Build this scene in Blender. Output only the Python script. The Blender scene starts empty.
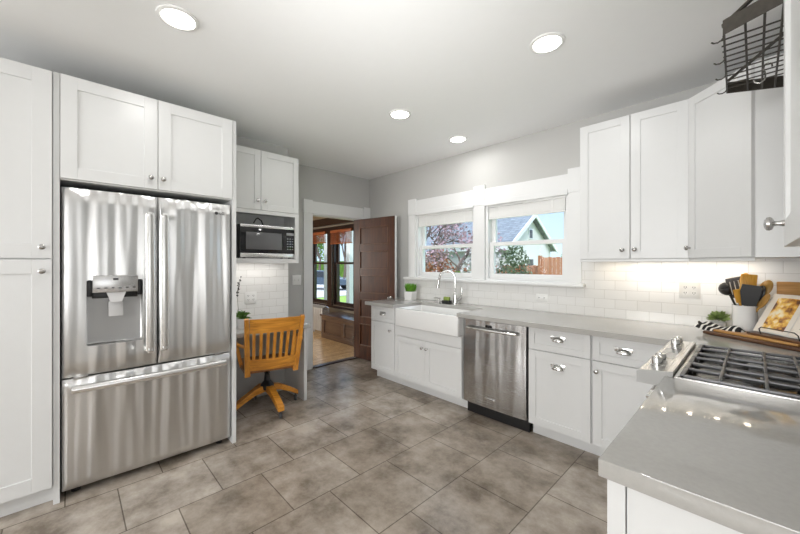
import bpy, bmesh, math, random
from mathutils import Vector, Matrix, Euler
random.seed(7)
PI = math.pi
SC = bpy.context.scene
COL = SC.collection
R = math.radians

# ------------------------------------------------------------------ camera
cam = bpy.data.objects.new('camera', bpy.data.cameras.new('camera'))
COL.objects.link(cam)
cam.location = (0, 0, 1.36)
cam.rotation_euler = (R(90), 0, R(46.06))
cam.data.sensor_width = 36
cam.data.lens = 342.0 * 36 / 800
cam.data.shift_y = -2.8 / 800
cam.data.clip_start = 0.02
cam.data.clip_end = 400
SC.camera = cam

# ------------------------------------------------------------------ view
SC.view_settings.view_transform = 'Standard'
SC.view_settings.look = 'None'
SC.view_settings.gamma = 1.0
SC.view_settings.use_curve_mapping = False
SC.view_settings.exposure = 0.26

# ------------------------------------------------------------------ sky, sun, added fill lights
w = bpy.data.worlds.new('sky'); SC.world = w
w.use_nodes = True
nt = w.node_tree; nt.nodes.clear()
out = nt.nodes.new('ShaderNodeOutputWorld'); bg = nt.nodes.new('ShaderNodeBackground')
tc = nt.nodes.new('ShaderNodeTexCoord'); sep = nt.nodes.new('ShaderNodeSeparateXYZ')
rmp = nt.nodes.new('ShaderNodeValToRGB')
rmp.color_ramp.elements[0].position = 0.0; rmp.color_ramp.elements[0].color = (0.62, 0.76, 0.88, 1)
rmp.color_ramp.elements[1].position = 0.45; rmp.color_ramp.elements[1].color = (0.26, 0.50, 0.86, 1)
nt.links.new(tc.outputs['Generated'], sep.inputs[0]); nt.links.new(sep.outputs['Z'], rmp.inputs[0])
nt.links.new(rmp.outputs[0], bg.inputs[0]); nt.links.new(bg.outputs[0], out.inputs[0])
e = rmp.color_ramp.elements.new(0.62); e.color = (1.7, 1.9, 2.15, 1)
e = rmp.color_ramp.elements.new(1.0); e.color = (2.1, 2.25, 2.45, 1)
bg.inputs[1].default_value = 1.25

def light(name, kind, loc, rot, energy, color=(1, 1, 1), **kw):
    l = bpy.data.lights.new(name, kind); l.energy = energy; l.color = color
    for k, v in kw.items(): setattr(l, k, v)
    o = bpy.data.objects.new(name, l); COL.objects.link(o)
    o.location = loc; o.rotation_euler = rot
    return o

light('sun', 'SUN', (0, -20, 30), (R(48), 0, R(35)), 2.3, (1, 0.96, 0.9), angle=R(1.0))
# added fill lights, unseen, in the part of the room behind the camera
light('fill_east', 'AREA', (2.10, -0.55, 1.50), (0, R(105), 0), 10, (1, 1, 1), shape='RECTANGLE', size=1.7, size_y=1.7)
light('fill_south', 'AREA', (-1.0, -4.12, 1.45), (R(94), 0, 0), 120, (1, 1, 1), shape='RECTANGLE', size=2.5, size_y=1.6)
light('dining_area_light', 'AREA', (-6.6, 0.5, 1.4), (R(90), 0, 0), 60, (1, 0.95, 0.88), shape='RECTANGLE', size=1.8, size_y=1.4)  # area light standing inside the dining room, facing its windows
for px, py, pw, ph in ((-2.6, 3.39, 0.9, 0.85), (-1.59, 3.39, 0.9, 0.85), (-6.53, 4.0, 0.75, 1.6), (-5.62, 4.0, 0.75, 1.6)):
    po = light('window_portal', 'AREA', (px, py, 1.6 if px > -4 else 1.31), (R(-90), 0, 0), 1, shape='RECTANGLE', size=pw, size_y=ph)
    po.data.cycles.is_portal = True
# added unseen fill light, aimed up to brighten the ceiling
fl = light('ceiling_fill', 'AREA', (-0.50, -0.10, 1.55), (0, 0, 0), 8, (1, 1, 1), shape='DISK', size=0.9, spread=R(86))
fl.data.energy = 7.4
fl.rotation_euler = (Vector((-1.45, 1.55, 2.63)) - fl.location).to_track_quat('-Z', 'Y').to_euler()

# ------------------------------------------------------------------ materials
def new_mat(name):
    m = bpy.data.materials.new(name); m.use_nodes = True
    n = m.node_tree; b = n.nodes.get('Principled BSDF')
    return m, n, b

def mat(name, col, rough=0.5, metal=0.0, noise=0.0, nscale=20.0, bump=0.0, bscale=60.0, stretch=None, coat=0.0, emit=None, es=0.0, spec=None, object_coords=True):
    m, n, b = new_mat(name)
    c = (*col, 1)
    b.inputs['Base Color'].default_value = c
    b.inputs['Roughness'].default_value = rough
    b.inputs['Metallic'].default_value = metal
    if coat: b.inputs['Coat Weight'].default_value = coat; b.inputs['Coat Roughness'].default_value = 0.08
    if spec is not None: b.inputs['Specular IOR Level'].default_value = spec
    t = n.nodes.new('ShaderNodeTexCoord'); mp = n.nodes.new('ShaderNodeMapping')
    n.links.new(t.outputs['Object'], mp.inputs[0])
    if stretch: mp.inputs['Scale'].default_value = stretch
    nz = n.nodes.new('ShaderNodeTexNoise'); nz.inputs['Scale'].default_value = nscale; nz.inputs['Detail'].default_value = 4
    n.links.new(mp.outputs[0], nz.inputs[0])
    mx = n.nodes.new('ShaderNodeMix'); mx.data_type = 'RGBA'
    mx.inputs['A'].default_value = tuple(max(0, x * (1 - noise)) for x in col) + (1,)
    mx.inputs['B'].default_value = tuple(min(1, x * (1 + noise)) for x in col) + (1,)
    n.links.new(nz.outputs['Fac'], mx.inputs['Factor']); n.links.new(mx.outputs['Result'], b.inputs['Base Color'])
    if bump:
        n2 = n.nodes.new('ShaderNodeTexNoise'); n2.inputs['Scale'].default_value = bscale
        n.links.new(mp.outputs[0], n2.inputs[0])
        bp = n.nodes.new('ShaderNodeBump'); bp.inputs['Strength'].default_value = bump; bp.inputs['Distance'].default_value = 0.01
        n.links.new(n2.outputs['Fac'], bp.inputs['Height']); n.links.new(bp.outputs[0], b.inputs['Normal'])
    if emit:
        b.inputs['Emission Color'].default_value = (*emit, 1); b.inputs['Emission Strength'].default_value = es
    return m

def wood(name, c1, c2, rough=0.35, scale=6.0, axis='X', coat=0.2, dist=3.0):
    m, n, b = new_mat(name)
    t = n.nodes.new('ShaderNodeTexCoord'); mp = n.nodes.new('ShaderNodeMapping')
    n.links.new(t.outputs['Object'], mp.inputs[0])
    s = {'X': (0.6, 6, 6), 'Y': (6, 0.6, 6), 'Z': (6, 6, 0.6)}[axis]
    mp.inputs['Scale'].default_value = s
    nz = n.nodes.new('ShaderNodeTexNoise'); nz.inputs['Scale'].default_value = scale; nz.inputs['Detail'].default_value = 6; nz.inputs['Distortion'].default_value = dist * 0.3
    n.links.new(mp.outputs[0], nz.inputs[0])
    rp = n.nodes.new('ShaderNodeValToRGB')
    rp.color_ramp.elements[0].position = 0.32; rp.color_ramp.elements[0].color = (*c1, 1)
    rp.color_ramp.elements[1].position = 0.68; rp.color_ramp.elements[1].color = (*c2, 1)
    n.links.new(nz.outputs['Fac'], rp.inputs[0]); n.links.new(rp.outputs[0], b.inputs['Base Color'])
    b.inputs['Roughness'].default_value = rough
    b.inputs['Coat Weight'].default_value = coat; b.inputs['Coat Roughness'].default_value = 0.15
    return m

def brick_mat(name, c1, c2, mortar, bw, rh, ms, axes, off, rough=0.3, noise=0.0, bump=0.3, mottled=None, nscale=4.0, smooth=0.1):
    """tiles; axes = which object axes run along and across the rows, off = offset in metres"""
    m, n, b = new_mat(name)
    t = n.nodes.new('ShaderNodeTexCoord'); sp = n.nodes.new('ShaderNodeSeparateXYZ'); cb = n.nodes.new('ShaderNodeCombineXYZ')
    n.links.new(t.outputs['Object'], sp.inputs[0])
    for k, (ax, o) in enumerate(zip(axes, off)):
        ad = n.nodes.new('ShaderNodeMath'); ad.operation = 'ADD'; ad.inputs[1].default_value = o
        n.links.new(sp.outputs[ax], ad.inputs[0]); n.links.new(ad.outputs[0], cb.inputs[k])
    br = n.nodes.new('ShaderNodeTexBrick')
    br.inputs['Scale'].default_value = 1; br.inputs['Brick Width'].default_value = bw; br.inputs['Row Height'].default_value = rh
    br.inputs['Mortar Size'].default_value = ms; br.inputs['Mortar Smooth'].default_value = smooth; br.inputs['Bias'].default_value = 0
    br.offset = 0.5; br.offset_frequency = 2
    br.inputs['Color1'].default_value = (*c1, 1); br.inputs['Color2'].default_value = (*c2, 1); br.inputs['Mortar'].default_value = (*mortar, 1)
    n.links.new(cb.outputs[0], br.inputs['Vector'])
    last = br.outputs['Color']
    if mottled:
        nz = n.nodes.new('ShaderNodeTexNoise'); nz.inputs['Scale'].default_value = nscale; nz.inputs['Detail'].default_value = 9; nz.inputs['Roughness'].default_value = 0.68
        n.links.new(t.outputs['Object'], nz.inputs[0])
        rp = n.nodes.new('ShaderNodeValToRGB')
        rp.color_ramp.elements[0].position = 0.36; rp.color_ramp.elements[0].color = (*mottled[0], 1)
        rp.color_ramp.elements[1].position = 0.64; rp.color_ramp.elements[1].color = (*mottled[1], 1)
        n.links.new(nz.outputs['Fac'], rp.inputs[0])
        mx = n.nodes.new('ShaderNodeMix'); mx.data_type = 'RGBA'; mx.blend_type = 'MULTIPLY'; mx.inputs['Factor'].default_value = 1
        n.links.new(last, mx.inputs['A']); n.links.new(rp.outputs[0], mx.inputs['B'])
        last = mx.outputs['Result']
    n.links.new(last, b.inputs['Base Color'])
    b.inputs['Roughness'].default_value = rough
    bp = n.nodes.new('ShaderNodeBump'); bp.inputs['Strength'].default_value = bump; bp.inputs['Distance'].default_value = 0.004; bp.invert = True
    n.links.new(br.outputs['Fac'], bp.inputs['Height']); n.links.new(bp.outputs[0], b.inputs['Normal'])
    return m

def steel(name, col=(0.62, 0.62, 0.61), rough=0.2, axis='Z', wave=0.0, amount=0.04, aniso=0.0, arot=0.0):
    m, n, b = new_mat(name)
    b.inputs['Metallic'].default_value = 1.0; b.inputs['Base Color'].default_value = (*col, 1)
    t = n.nodes.new('ShaderNodeTexCoord'); mp = n.nodes.new('ShaderNodeMapping'); n.links.new(t.outputs['Object'], mp.inputs[0])
    mp.inputs['Scale'].default_value = {'X': (1, 140, 140), 'Y': (140, 1, 140), 'Z': (140, 140, 1)}[axis]
    nz = n.nodes.new('ShaderNodeTexNoise'); nz.inputs['Scale'].default_value = 3; nz.inputs['Detail'].default_value = 2
    n.links.new(mp.outputs[0], nz.inputs[0])
    mr = n.nodes.new('ShaderNodeMapRange'); mr.inputs['To Min'].default_value = rough - amount; mr.inputs['To Max'].default_value = rough + amount
    n.links.new(nz.outputs['Fac'], mr.inputs['Value']); n.links.new(mr.outputs[0], b.inputs['Roughness'])
    cv = n.nodes.new('ShaderNodeCombineXYZ'); cv.inputs[0].default_value = 1.0
    vt = n.nodes.new('ShaderNodeVectorTransform'); vt.vector_type = 'VECTOR'; vt.convert_from = 'OBJECT'; vt.convert_to = 'WORLD'
    n.links.new(cv.outputs[0], vt.inputs[0])
    if aniso:
        n.links.new(vt.outputs[0], b.inputs['Tangent']); b.inputs['Anisotropic'].default_value = aniso; b.inputs['Anisotropic Rotation'].default_value = arot
    if wave:
        m2 = n.nodes.new('ShaderNodeMapping'); n.links.new(t.outputs['Object'], m2.inputs[0])
        m2.inputs['Scale'].default_value = (7, 7, 0.35)
        n3 = n.nodes.new('ShaderNodeTexNoise'); n3.inputs['Scale'].default_value = 1.6; n3.inputs['Detail'].default_value = 1
        n.links.new(m2.outputs[0], n3.inputs[0])
        bp = n.nodes.new('ShaderNodeBump'); bp.inputs['Strength'].default_value = wave; bp.inputs['Distance'].default_value = 0.1
        n.links.new(n3.outputs['Fac'], bp.inputs['Height']); n.links.new(bp.outputs[0], b.inputs['Normal'])
    return m

def glass_mat(name, tint=(1, 1, 1), refl=0.06):
    m = bpy.data.materials.new(name); m.use_nodes = True; n = m.node_tree; n.nodes.clear()
    o = n.nodes.new('ShaderNodeOutputMaterial'); mx = n.nodes.new('ShaderNodeMixShader')
    tr = n.nodes.new('ShaderNodeBsdfTransparent'); tr.inputs[0].default_value = (*tint, 1)
    gl = n.nodes.new('ShaderNodeBsdfGlossy'); gl.inputs['Roughness'].default_value = 0.02
    mx.inputs[0].default_value = refl
    n.links.new(tr.outputs[0], mx.inputs[1]); n.links.new(gl.outputs[0], mx.inputs[2]); n.links.new(mx.outputs[0], o.inputs[0])
    return m

M = {}
M['white'] = mat('white_cabinet_paint', (0.73, 0.735, 0.73), 0.32, noise=0.01)
M['trim'] = mat('white_trim_paint', (0.79, 0.795, 0.79), 0.35, noise=0.01)
M['wall'] = mat('grey_wall_paint', (0.53, 0.527, 0.51), 0.7, noise=0.03, nscale=3, bump=0.04, bscale=300)
M['ceil'] = mat('white_ceiling_paint', (0.92, 0.925, 0.92), 0.8, noise=0.01, bump=0.03, bscale=200)
M['rear'] = mat('rear_wall_paint', (0.78, 0.78, 0.77), 0.7, noise=0.02)
M['floor'] = brick_mat('stone_floor_tile', (0.33, 0.285, 0.24), (0.43, 0.385, 0.34), (0.16, 0.135, 0.11), 0.457, 0.455, 0.0032, ('Y', 'X'), (-1.12 - 0.2285, 1.77), rough=0.25, bump=0.6, mottled=((0.50, 0.46, 0.41), (1.30, 1.28, 1.25)), nscale=3.2)
M['tile'] = brick_mat('white_subway_tile', (0.79, 0.785, 0.765), (0.82, 0.815, 0.795), (0.62, 0.61, 0.58), 0.1535, 0.0775, 0.0016, ('X', 'Z'), (0.03, -0.915), rough=0.14, bump=0.5)
M['tile_side'] = brick_mat('white_subway_tile_nook', (0.79, 0.785, 0.765), (0.82, 0.815, 0.795), (0.62, 0.61, 0.58), 0.1535, 0.0775, 0.0016, ('Y', 'Z'), (0.03, -0.76), rough=0.14, bump=0.5)
M['quartz'] = mat('grey_quartz', (0.43, 0.42, 0.398), 0.07, noise=0.08, nscale=90)
M['quartz_edge'] = M['quartz']
M['steel'] = steel('brushed_steel', (0.68, 0.68, 0.675), 0.31, 'X', wave=0.6, amount=0.012, aniso=0.86)
M['steel_dw'] = steel('brushed_steel_dishwasher', (0.54, 0.54, 0.54), 0.27, 'X', wave=0.22, amount=0.012, aniso=0.8)
M['steel_h'] = steel('polished_steel', (0.82, 0.82, 0.81), 0.26, 'X', amount=0.01)
M['steel_range'] = steel('brushed_steel_range', (0.70, 0.69, 0.67), 0.28, 'Y')
M['chrome'] = mat('chrome', (0.78, 0.78, 0.77), 0.1, 1.0)
M['nickel'] = mat('satin_nickel', (0.50, 0.49, 0.475), 0.24, 1.0)
M['dark_grey'] = mat('dark_grey_metal', (0.08, 0.08, 0.085), 0.4, 0.3)
M['black'] = mat('black_plastic', (0.012, 0.012, 0.013), 0.35)
M['black_gloss'] = mat('black_gloss_glass', (0.012, 0.012, 0.014), 0.06)
M['iron'] = mat('cast_iron_grate', (0.15, 0.15, 0.155), 0.36, 0.55, noise=0.1)
M['rack_iron'] = mat('weathered_iron', (0.07, 0.062, 0.052), 0.5, 0.5, noise=0.35, nscale=60)
M['ceramic'] = mat('white_ceramic', (0.84, 0.84, 0.83), 0.12, noise=0.01, coat=0.3)
M['plastic'] = mat('white_plastic', (0.82, 0.82, 0.80), 0.35)
M['oak'] = wood('honey_oak', (0.50, 0.18, 0.015), (0.78, 0.35, 0.045), 0.3, 7, 'Z', 0.3)
M['oak_x'] = wood('honey_oak_rail', (0.50, 0.18, 0.015), (0.78, 0.35, 0.045), 0.3, 7, 'X', 0.3)
M['oak_dark'] = wood('dark_oak_seat', (0.22, 0.085, 0.02), (0.36, 0.15, 0.04), 0.35, 7, 'Y', 0.3)
M['mahog'] = wood('dark_brown_door_wood', (0.040, 0.0095, 0.003), (0.098, 0.028, 0.008), 0.42, 5, 'Z', 0.08)
M['mahog_edge'] = wood('door_panel_bead_wood', (0.085, 0.034, 0.016), (0.16, 0.07, 0.037), 0.32, 5, 'Z', 0.2)
M['mahog_x'] = wood('dark_brown_trim_wood', (0.018, 0.008, 0.006), (0.040, 0.017, 0.011), 0.3, 5, 'X', 0.3)
M['seat_wood'] = wood('window_seat_wood', (0.075, 0.043, 0.030), (0.12, 0.073, 0.052), 0.3, 5, 'X', 0.3)
M['blind_wood'] = wood('reddish_blind_wood', (0.30, 0.075, 0.02), (0.48, 0.15, 0.05), 0.45, 6, 'X', 0.1)
M['walnut'] = wood('walnut_board', (0.055, 0.022, 0.010), (0.15, 0.062, 0.024), 0.4, 9, 'X', 0.1)
M['maple'] = wood('golden_board', (0.38, 0.18, 0.05), (0.60, 0.33, 0.11), 0.4, 9, 'X', 0.1)
M['spoon'] = wood('beech_spoon', (0.55, 0.25, 0.02), (0.78, 0.43, 0.06), 0.45, 9, 'Z', 0.1)
M['olive'] = wood('olive_spoon', (0.33, 0.17, 0.03), (0.52, 0.30, 0.07), 0.45, 9, 'Z', 0.1)
M['beige'] = mat('beige_ceiling_paint', (0.50, 0.42, 0.29), 0.8)
M['dining_wall'] = mat('dining_wall_paint', (0.30, 0.25, 0.19), 0.8, noise=0.03)
M['glass'] = glass_mat('window_glass', (0.97, 0.985, 1.0), 0.03)
M['silver'] = mat('silver_paint', (0.62, 0.61, 0.60), 0.35, 0.6)
M['lamp'] = mat('lamp_lens', (1, 1, 1), 0.5, emit=(1, 0.96, 0.88), es=9.0)
M['led'] = mat('led_diode', (1, 1, 1), 0.5, emit=(1, 0.83, 0.55), es=18.0)
M['nook_fill'] = mat('nook_fill_emitter', (1, 1, 1), 0.5, emit=(1, 0.97, 0.92), es=8.0)  # emitter of the added strip under the microwave shelf
M['page'] = mat('book_paper', (0.80, 0.74, 0.66), 0.6, noise=0.02)
M['ink'] = mat('grey_ink', (0.35, 0.33, 0.31), 0.7)
M['leaf'] = mat('bright_green_grass', (0.13, 0.36, 0.02), 0.5, noise=0.45, nscale=30)
M['leaf2'] = mat('plant_leaf_green', (0.10, 0.21, 0.035), 0.5, noise=0.5, nscale=40)
M['leaf3'] = mat('pale_succulent_green', (0.27, 0.36, 0.12), 0.5, noise=0.5, nscale=40)
M['cap_grey'] = mat('satin_grey_end_cap', (0.44, 0.44, 0.43), 0.5)
M['soil'] = mat('potting_soil', (0.05, 0.035, 0.025), 0.9)
M['cloth_black'] = mat('black_cloth', (0.015, 0.015, 0.016), 0.85, noise=0.3)
M['cloth_white'] = mat('white_cloth', (0.75, 0.75, 0.73), 0.85)
M['rubber'] = mat('black_rubber', (0.02, 0.02, 0.02), 0.6)
M['bottle_glass'] = mat('clear_jar_glass', (0.45, 0.5, 0.42), 0.08)
M['sponge'] = mat('green_sponge', (0.25, 0.33, 0.08), 0.9, noise=0.2)

def planks():
    m = brick_mat('honey_floor_planks', (0.58, 0.38, 0.19), (0.70, 0.49, 0.27), (0.22, 0.11, 0.04), 1.3, 0.06, 0.0012, ('Y', 'X'), (0, 0), rough=0.22, bump=0.2, mottled=((0.8, 0.8, 0.8), (1.1, 1.1, 1.1)), nscale=9)
    return m
M['plank'] = planks()

def food_mat():
    m, n, b = new_mat('printed_food_photo')
    t = n.nodes.new('ShaderNodeTexCoord'); v = n.nodes.new('ShaderNodeTexNoise'); v.inputs['Scale'].default_value = 26; v.inputs['Detail'].default_value = 3
    n.links.new(t.outputs['Object'], v.inputs[0])
    rp = n.nodes.new('ShaderNodeValToRGB'); cr = rp.color_ramp
    cr.elements[0].position = 0.33; cr.elements[0].color = (0.10, 0.03, 0.01, 1)
    cr.elements[1].position = 0.68; cr.elements[1].color = (0.86, 0.78, 0.60, 1)
    e = cr.elements.new(0.43); e.color = (0.55, 0.23, 0.02, 1)
    e = cr.elements.new(0.53); e.color = (0.80, 0.50, 0.07, 1)
    n.links.new(v.outputs['Fac'], rp.inputs[0]); n.links.new(rp.outputs[0], b.inputs['Base Color'])
    b.inputs['Roughness'].default_value = 0.35
    return m
M['food'] = food_mat()

# exterior
M['grass'] = mat('lawn_green', (0.20, 0.33, 0.06), 0.95, noise=0.45, nscale=1.5)
M['asphalt'] = mat('pale_street', (0.44, 0.45, 0.47), 0.9, noise=0.1, nscale=2)
M['siding'] = mat('white_siding', (0.70, 0.69, 0.68), 0.7, noise=0.04)
M['siding_grey'] = mat('mauve_siding', (0.40, 0.33, 0.35), 0.7, noise=0.06)
M['shingle'] = brick_mat('grey_shingles', (0.16, 0.19, 0.23), (0.23, 0.26, 0.30), (0.10, 0.12, 0.14), 0.4, 0.18, 0.012, ('X', 'Y'), (0, 0), rough=0.9, mottled=((0.8, 0.8, 0.8), (1.1, 1.1, 1.1)))
M['fence'] = wood('cedar_fence', (0.28, 0.10, 0.045), (0.43, 0.18, 0.09), 0.8, 4, 'Z', 0)
M['bark'] = mat('grey_brown_bark', (0.15, 0.11, 0.10), 0.9, noise=0.4, nscale=10)
M['bush_dark'] = mat('dark_bush_leaf', (0.07, 0.10, 0.05), 0.8, noise=0.6, nscale=8)
M['bush_pale'] = mat('pale_blossom', (0.48, 0.47, 0.47), 0.8, noise=0.5, nscale=8)
M['bush_green'] = mat('garden_leaf_green', (0.16, 0.30, 0.06), 0.8, noise=0.6, nscale=8)
M['bush_red'] = mat('russet_leaf', (0.32, 0.13, 0.07), 0.8, noise=0.6, nscale=8)
M['bush_rust'] = mat('yellow_rust_leaf', (0.42, 0.25, 0.06), 0.8, noise=0.6, nscale=8)
M['tree_red'] = mat('red_maple_leaf', (0.42, 0.09, 0.07), 0.8, noise=0.6, nscale=8)
M['tree_pink'] = mat('pink_bud', (0.33, 0.22, 0.25), 0.8, noise=0.6, nscale=8)
M['truck'] = mat('slate_blue_car_paint', (0.07, 0.10, 0.15), 0.2, 0.3, coat=0.6)
M['car_white'] = mat('white_car_paint', (0.75, 0.77, 0.78), 0.25, coat=0.5)
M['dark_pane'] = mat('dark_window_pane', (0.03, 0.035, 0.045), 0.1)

# ------------------------------------------------------------------ mesh helpers
class MB:
    def __init__(s): s.bm = bmesh.new(); s.uvs = False
    def box(s, x0, x1, y0, y1, z0, z1, bev=0.0, rot=None, piv=None, seg=2):
        r = bmesh.ops.create_cube(s.bm, size=1.0); vs = r['verts']
        for v in vs:
            v.co = Vector(((x0 + x1) / 2 + v.co.x * (x1 - x0), (y0 + y1) / 2 + v.co.y * (y1 - y0), (z0 + z1) / 2 + v.co.z * (z1 - z0)))
        if rot:
            p = Vector(piv) if piv else Vector(((x0 + x1) / 2, (y0 + y1) / 2, (z0 + z1) / 2))
            e = Euler(rot).to_matrix()
            for v in vs: v.co = p + e @ (v.co - p)
        if bev:
            es = list({e for v in vs for e in v.link_edges})
            bmesh.ops.bevel(s.bm, geom=es, offset=bev, segments=seg, affect='EDGES', profile=0.5)
        return s
    def tube(s, pts, r, n=10, cap=True, rb=None):
        pts = [Vector(p) for p in pts]; rings = []
        rr = r if isinstance(r, (list, tuple)) else [r] * len(pts)
        up = None
        for i, p in enumerate(pts):
            d = (pts[min(i + 1, len(pts) - 1)] - pts[max(i - 1, 0)]).normalized()
            if up is None:
                a = Vector((0, 0, 1)) if abs(d.z) < 0.9 else Vector((1, 0, 0))
                u = d.cross(a).normalized()
            else:
                u = (up - d * up.dot(d)).normalized()
            up = u; v = d.cross(u)
            rings.append([s.bm.verts.new(p + (u * math.cos(2 * PI * k / n) + v * math.sin(2 * PI * k / n)) * rr[i]) for k in range(n)])
        for a, b in zip(rings, rings[1:]):
            for k in range(n): s.bm.faces.new((a[k], a[(k + 1) % n], b[(k + 1) % n], b[k]))
        if cap:
            s.bm.faces.new(list(reversed(rings[0]))); s.bm.faces.new(rings[-1])
        return s
    def bar(s, p0, p1, w, h, up=(0, 0, 1), w2=None, h2=None):
        """rectangular bar, w across, h along up"""
        p0, p1 = Vector(p0), Vector(p1); d = (p1 - p0).normalized(); u = Vector(up)
        x = d.cross(u).normalized(); u = x.cross(d).normalized()
        w2 = w2 or w; h2 = h2 or h; rg = []
        for p, a, b in ((p0, w, h), (p1, w2, h2)):
            rg.append([s.bm.verts.new(p + x * sx * a / 2 + u * sy * b / 2) for sx, sy in ((-1, -1), (1, -1), (1, 1), (-1, 1))])
        a, b = rg
        for k in range(4): s.bm.faces.new((a[k], a[(k + 1) % 4], b[(k + 1) % 4], b[k]))
        s.bm.faces.new(list(reversed(a))); s.bm.faces.new(b)
        return s
    def lathe(s, prof, n=24, c=(0, 0, 0), axis='z', cap=True):
        c = Vector(c); rings = []
        def mk(r, z, a):
            x, y = r * math.cos(a), r * math.sin(a)
            q = {'z': (x, y, z), 'y': (x, z, y), '-y': (x, -z, y), 'x': (z, x, y), '-x': (-z, x, y)}[axis]
            return s.bm.verts.new(c + Vector(q))
        for r, z in prof: rings.append([mk(max(r, 1e-5), z, 2 * PI * k / n) for k in range(n)])
        for a, b in zip(rings, rings[1:]):
            for k in range(n): s.bm.faces.new((a[k], a[(k + 1) % n], b[(k + 1) % n], b[k]))
        if cap:
            s.bm.faces.new(list(reversed(rings[0]))); s.bm.faces.new(rings[-1])
        return s
    def prism(s, poly, axis, a, b):
        """polygon in the two other axes, extruded from a to b along axis"""
        def P(u, v, t): return {'x': (t, u, v), 'y': (u, t, v), 'z': (u, v, t)}[axis]
        A = [s.bm.verts.new(P(u, v, a)) for u, v in poly]; B = [s.bm.verts.new(P(u, v, b)) for u, v in poly]
        n = len(poly)
        for k in range(n): s.bm.faces.new((A[k], A[(k + 1) % n], B[(k + 1) % n], B[k]))
        s.bm.faces.new(list(reversed(A))); s.bm.faces.new(B)
        return s
    def ball(s, c, r, sc=(1, 1, 1), seg=14, rings=9, rot=None):
        rr = bmesh.ops.create_uvsphere(s.bm, u_segments=seg, v_segments=rings, radius=r)
        e = Euler(rot).to_matrix() if rot else Matrix.Identity(3)
        for v in rr['verts']: v.co = Vector(c) + e @ Vector((v.co.x * sc[0], v.co.y * sc[1], v.co.z * sc[2]))
        return s
    def grid(s, fn, nu, nv):
        g = [[s.bm.verts.new(fn(i / nu, j / nv)) for j in range(nv + 1)] for i in range(nu + 1)]
        for i in range(nu):
            for j in range(nv): s.bm.faces.new((g[i][j], g[i + 1][j], g[i + 1][j + 1], g[i][j + 1]))
        return s
    def quad(s, *ps):
        s.bm.faces.new([s.bm.verts.new(p) for p in ps]); return s
    def move(s, f):
        for v in s.bm.verts: v.co = f(v.co)
        return s
    def build(s, name, m, parent=None, smooth=True, label=None, kind=None, loc=None, rot=None):
        bmesh.ops.recalc_face_normals(s.bm, faces=s.bm.faces)
        me = bpy.data.meshes.new(name); s.bm.to_mesh(me); s.bm.free()
        me.materials.append(m)
        if smooth:
            for p in me.polygons: p.use_smooth = True
            me.set_sharp_from_angle(angle=R(35))
        o = bpy.data.objects.new(name, me); COL.objects.link(o)
        if parent: o.parent = parent
        if loc: o.location = loc
        if rot: o.rotation_euler = rot
        if label: o['label'] = label
        if kind: o['kind'] = kind
        return o

def thing(name, label, cat, loc=(0, 0, 0), rz=0, group=None):
    o = bpy.data.objects.new(name, None); COL.objects.link(o)
    o.location = loc; o.rotation_euler = (0, 0, rz); o.empty_display_size = 0.05
    o['label'] = label; o['category'] = cat
    if group: o['group'] = group
    return o
def tag(o, label, cat, group=None, kind=None):
    o['label'] = label; o['category'] = cat
    if group: o['group'] = group
    if kind: o['kind'] = kind
    return o
def struct(o, label=None):
    o['kind'] = 'structure'
    if label: o['label'] = label
    return o
def dup(root, loc, rz=None, label=None):
    r = root.copy(); COL.objects.link(r); r.location = loc
    if rz is not None: r.rotation_euler = (0, 0, rz)
    if label: r['label'] = label
    for ch in list(root.children):
        c = ch.copy(); COL.objects.link(c); c.parent = r
        for g in list(ch.children):
            d = g.copy(); COL.objects.link(d); d.parent = c
    return r
def cut(o, cutter):
    md = o.modifiers.new('cut', 'BOOLEAN'); md.operation = 'DIFFERENCE'; md.object = cutter; md.solver = 'EXACT'
    dg = bpy.context.evaluated_depsgraph_get()
    dg.update()
    me = bpy.data.meshes.new_from_object(o.evaluated_get(dg)); o.modifiers.clear(); o.data = me
    bpy.data.objects.remove(cutter)
def lettering(txt, size, m, parent, loc, rot, ext=0.0005, name='lettering', align='CENTER'):
    c = bpy.data.curves.new(name, 'FONT'); c.body = txt; c.size = size; c.extrude = ext; c.align_x = align; c.align_y = 'CENTER'
    c.materials.append(m)
    tmp = bpy.data.objects.new(name, c); COL.objects.link(tmp)
    dg = bpy.context.evaluated_depsgraph_get(); dg.update()
    me = bpy.data.meshes.new_from_object(tmp.evaluated_get(dg)); bpy.data.objects.remove(tmp)
    o = bpy.data.objects.new(name, me); COL.objects.link(o); o.parent = parent; o.location = loc; o.rotation_euler = rot
    return o

# ------------------------------------------------------------------ room shell
W = 3.23          # window wall
XL = -4.01        # doorway wall
XN = -3.55        # wall behind refrigerator and desk
CE = 2.627
XR = 0.38
struct(MB().box(-4.12, 2.3, -4.3, 3.4, -0.12, 0.0).build('floor', M['floor'], smooth=False))
struct(MB().box(-4.13, 2.3, -4.3, 3.40, CE, CE + 0.15).build('ceiling', M['ceil'], smooth=False))
# window wall with two openings
WZ0, WZ1 = 1.185, 2.03
b = MB()
b.box(-4.13, 2.3, W, W + 0.17, -0.1, WZ0).box(-4.13, 2.3, W, W + 0.17, WZ1, CE)
for x0, x1 in ((-4.13, -3.05), (-2.155, -2.02), (-1.16, 2.3)): b.box(x0, x1, W, W + 0.17, WZ0, WZ1)
struct(b.build('wall_back', M['wall'], smooth=False))
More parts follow.
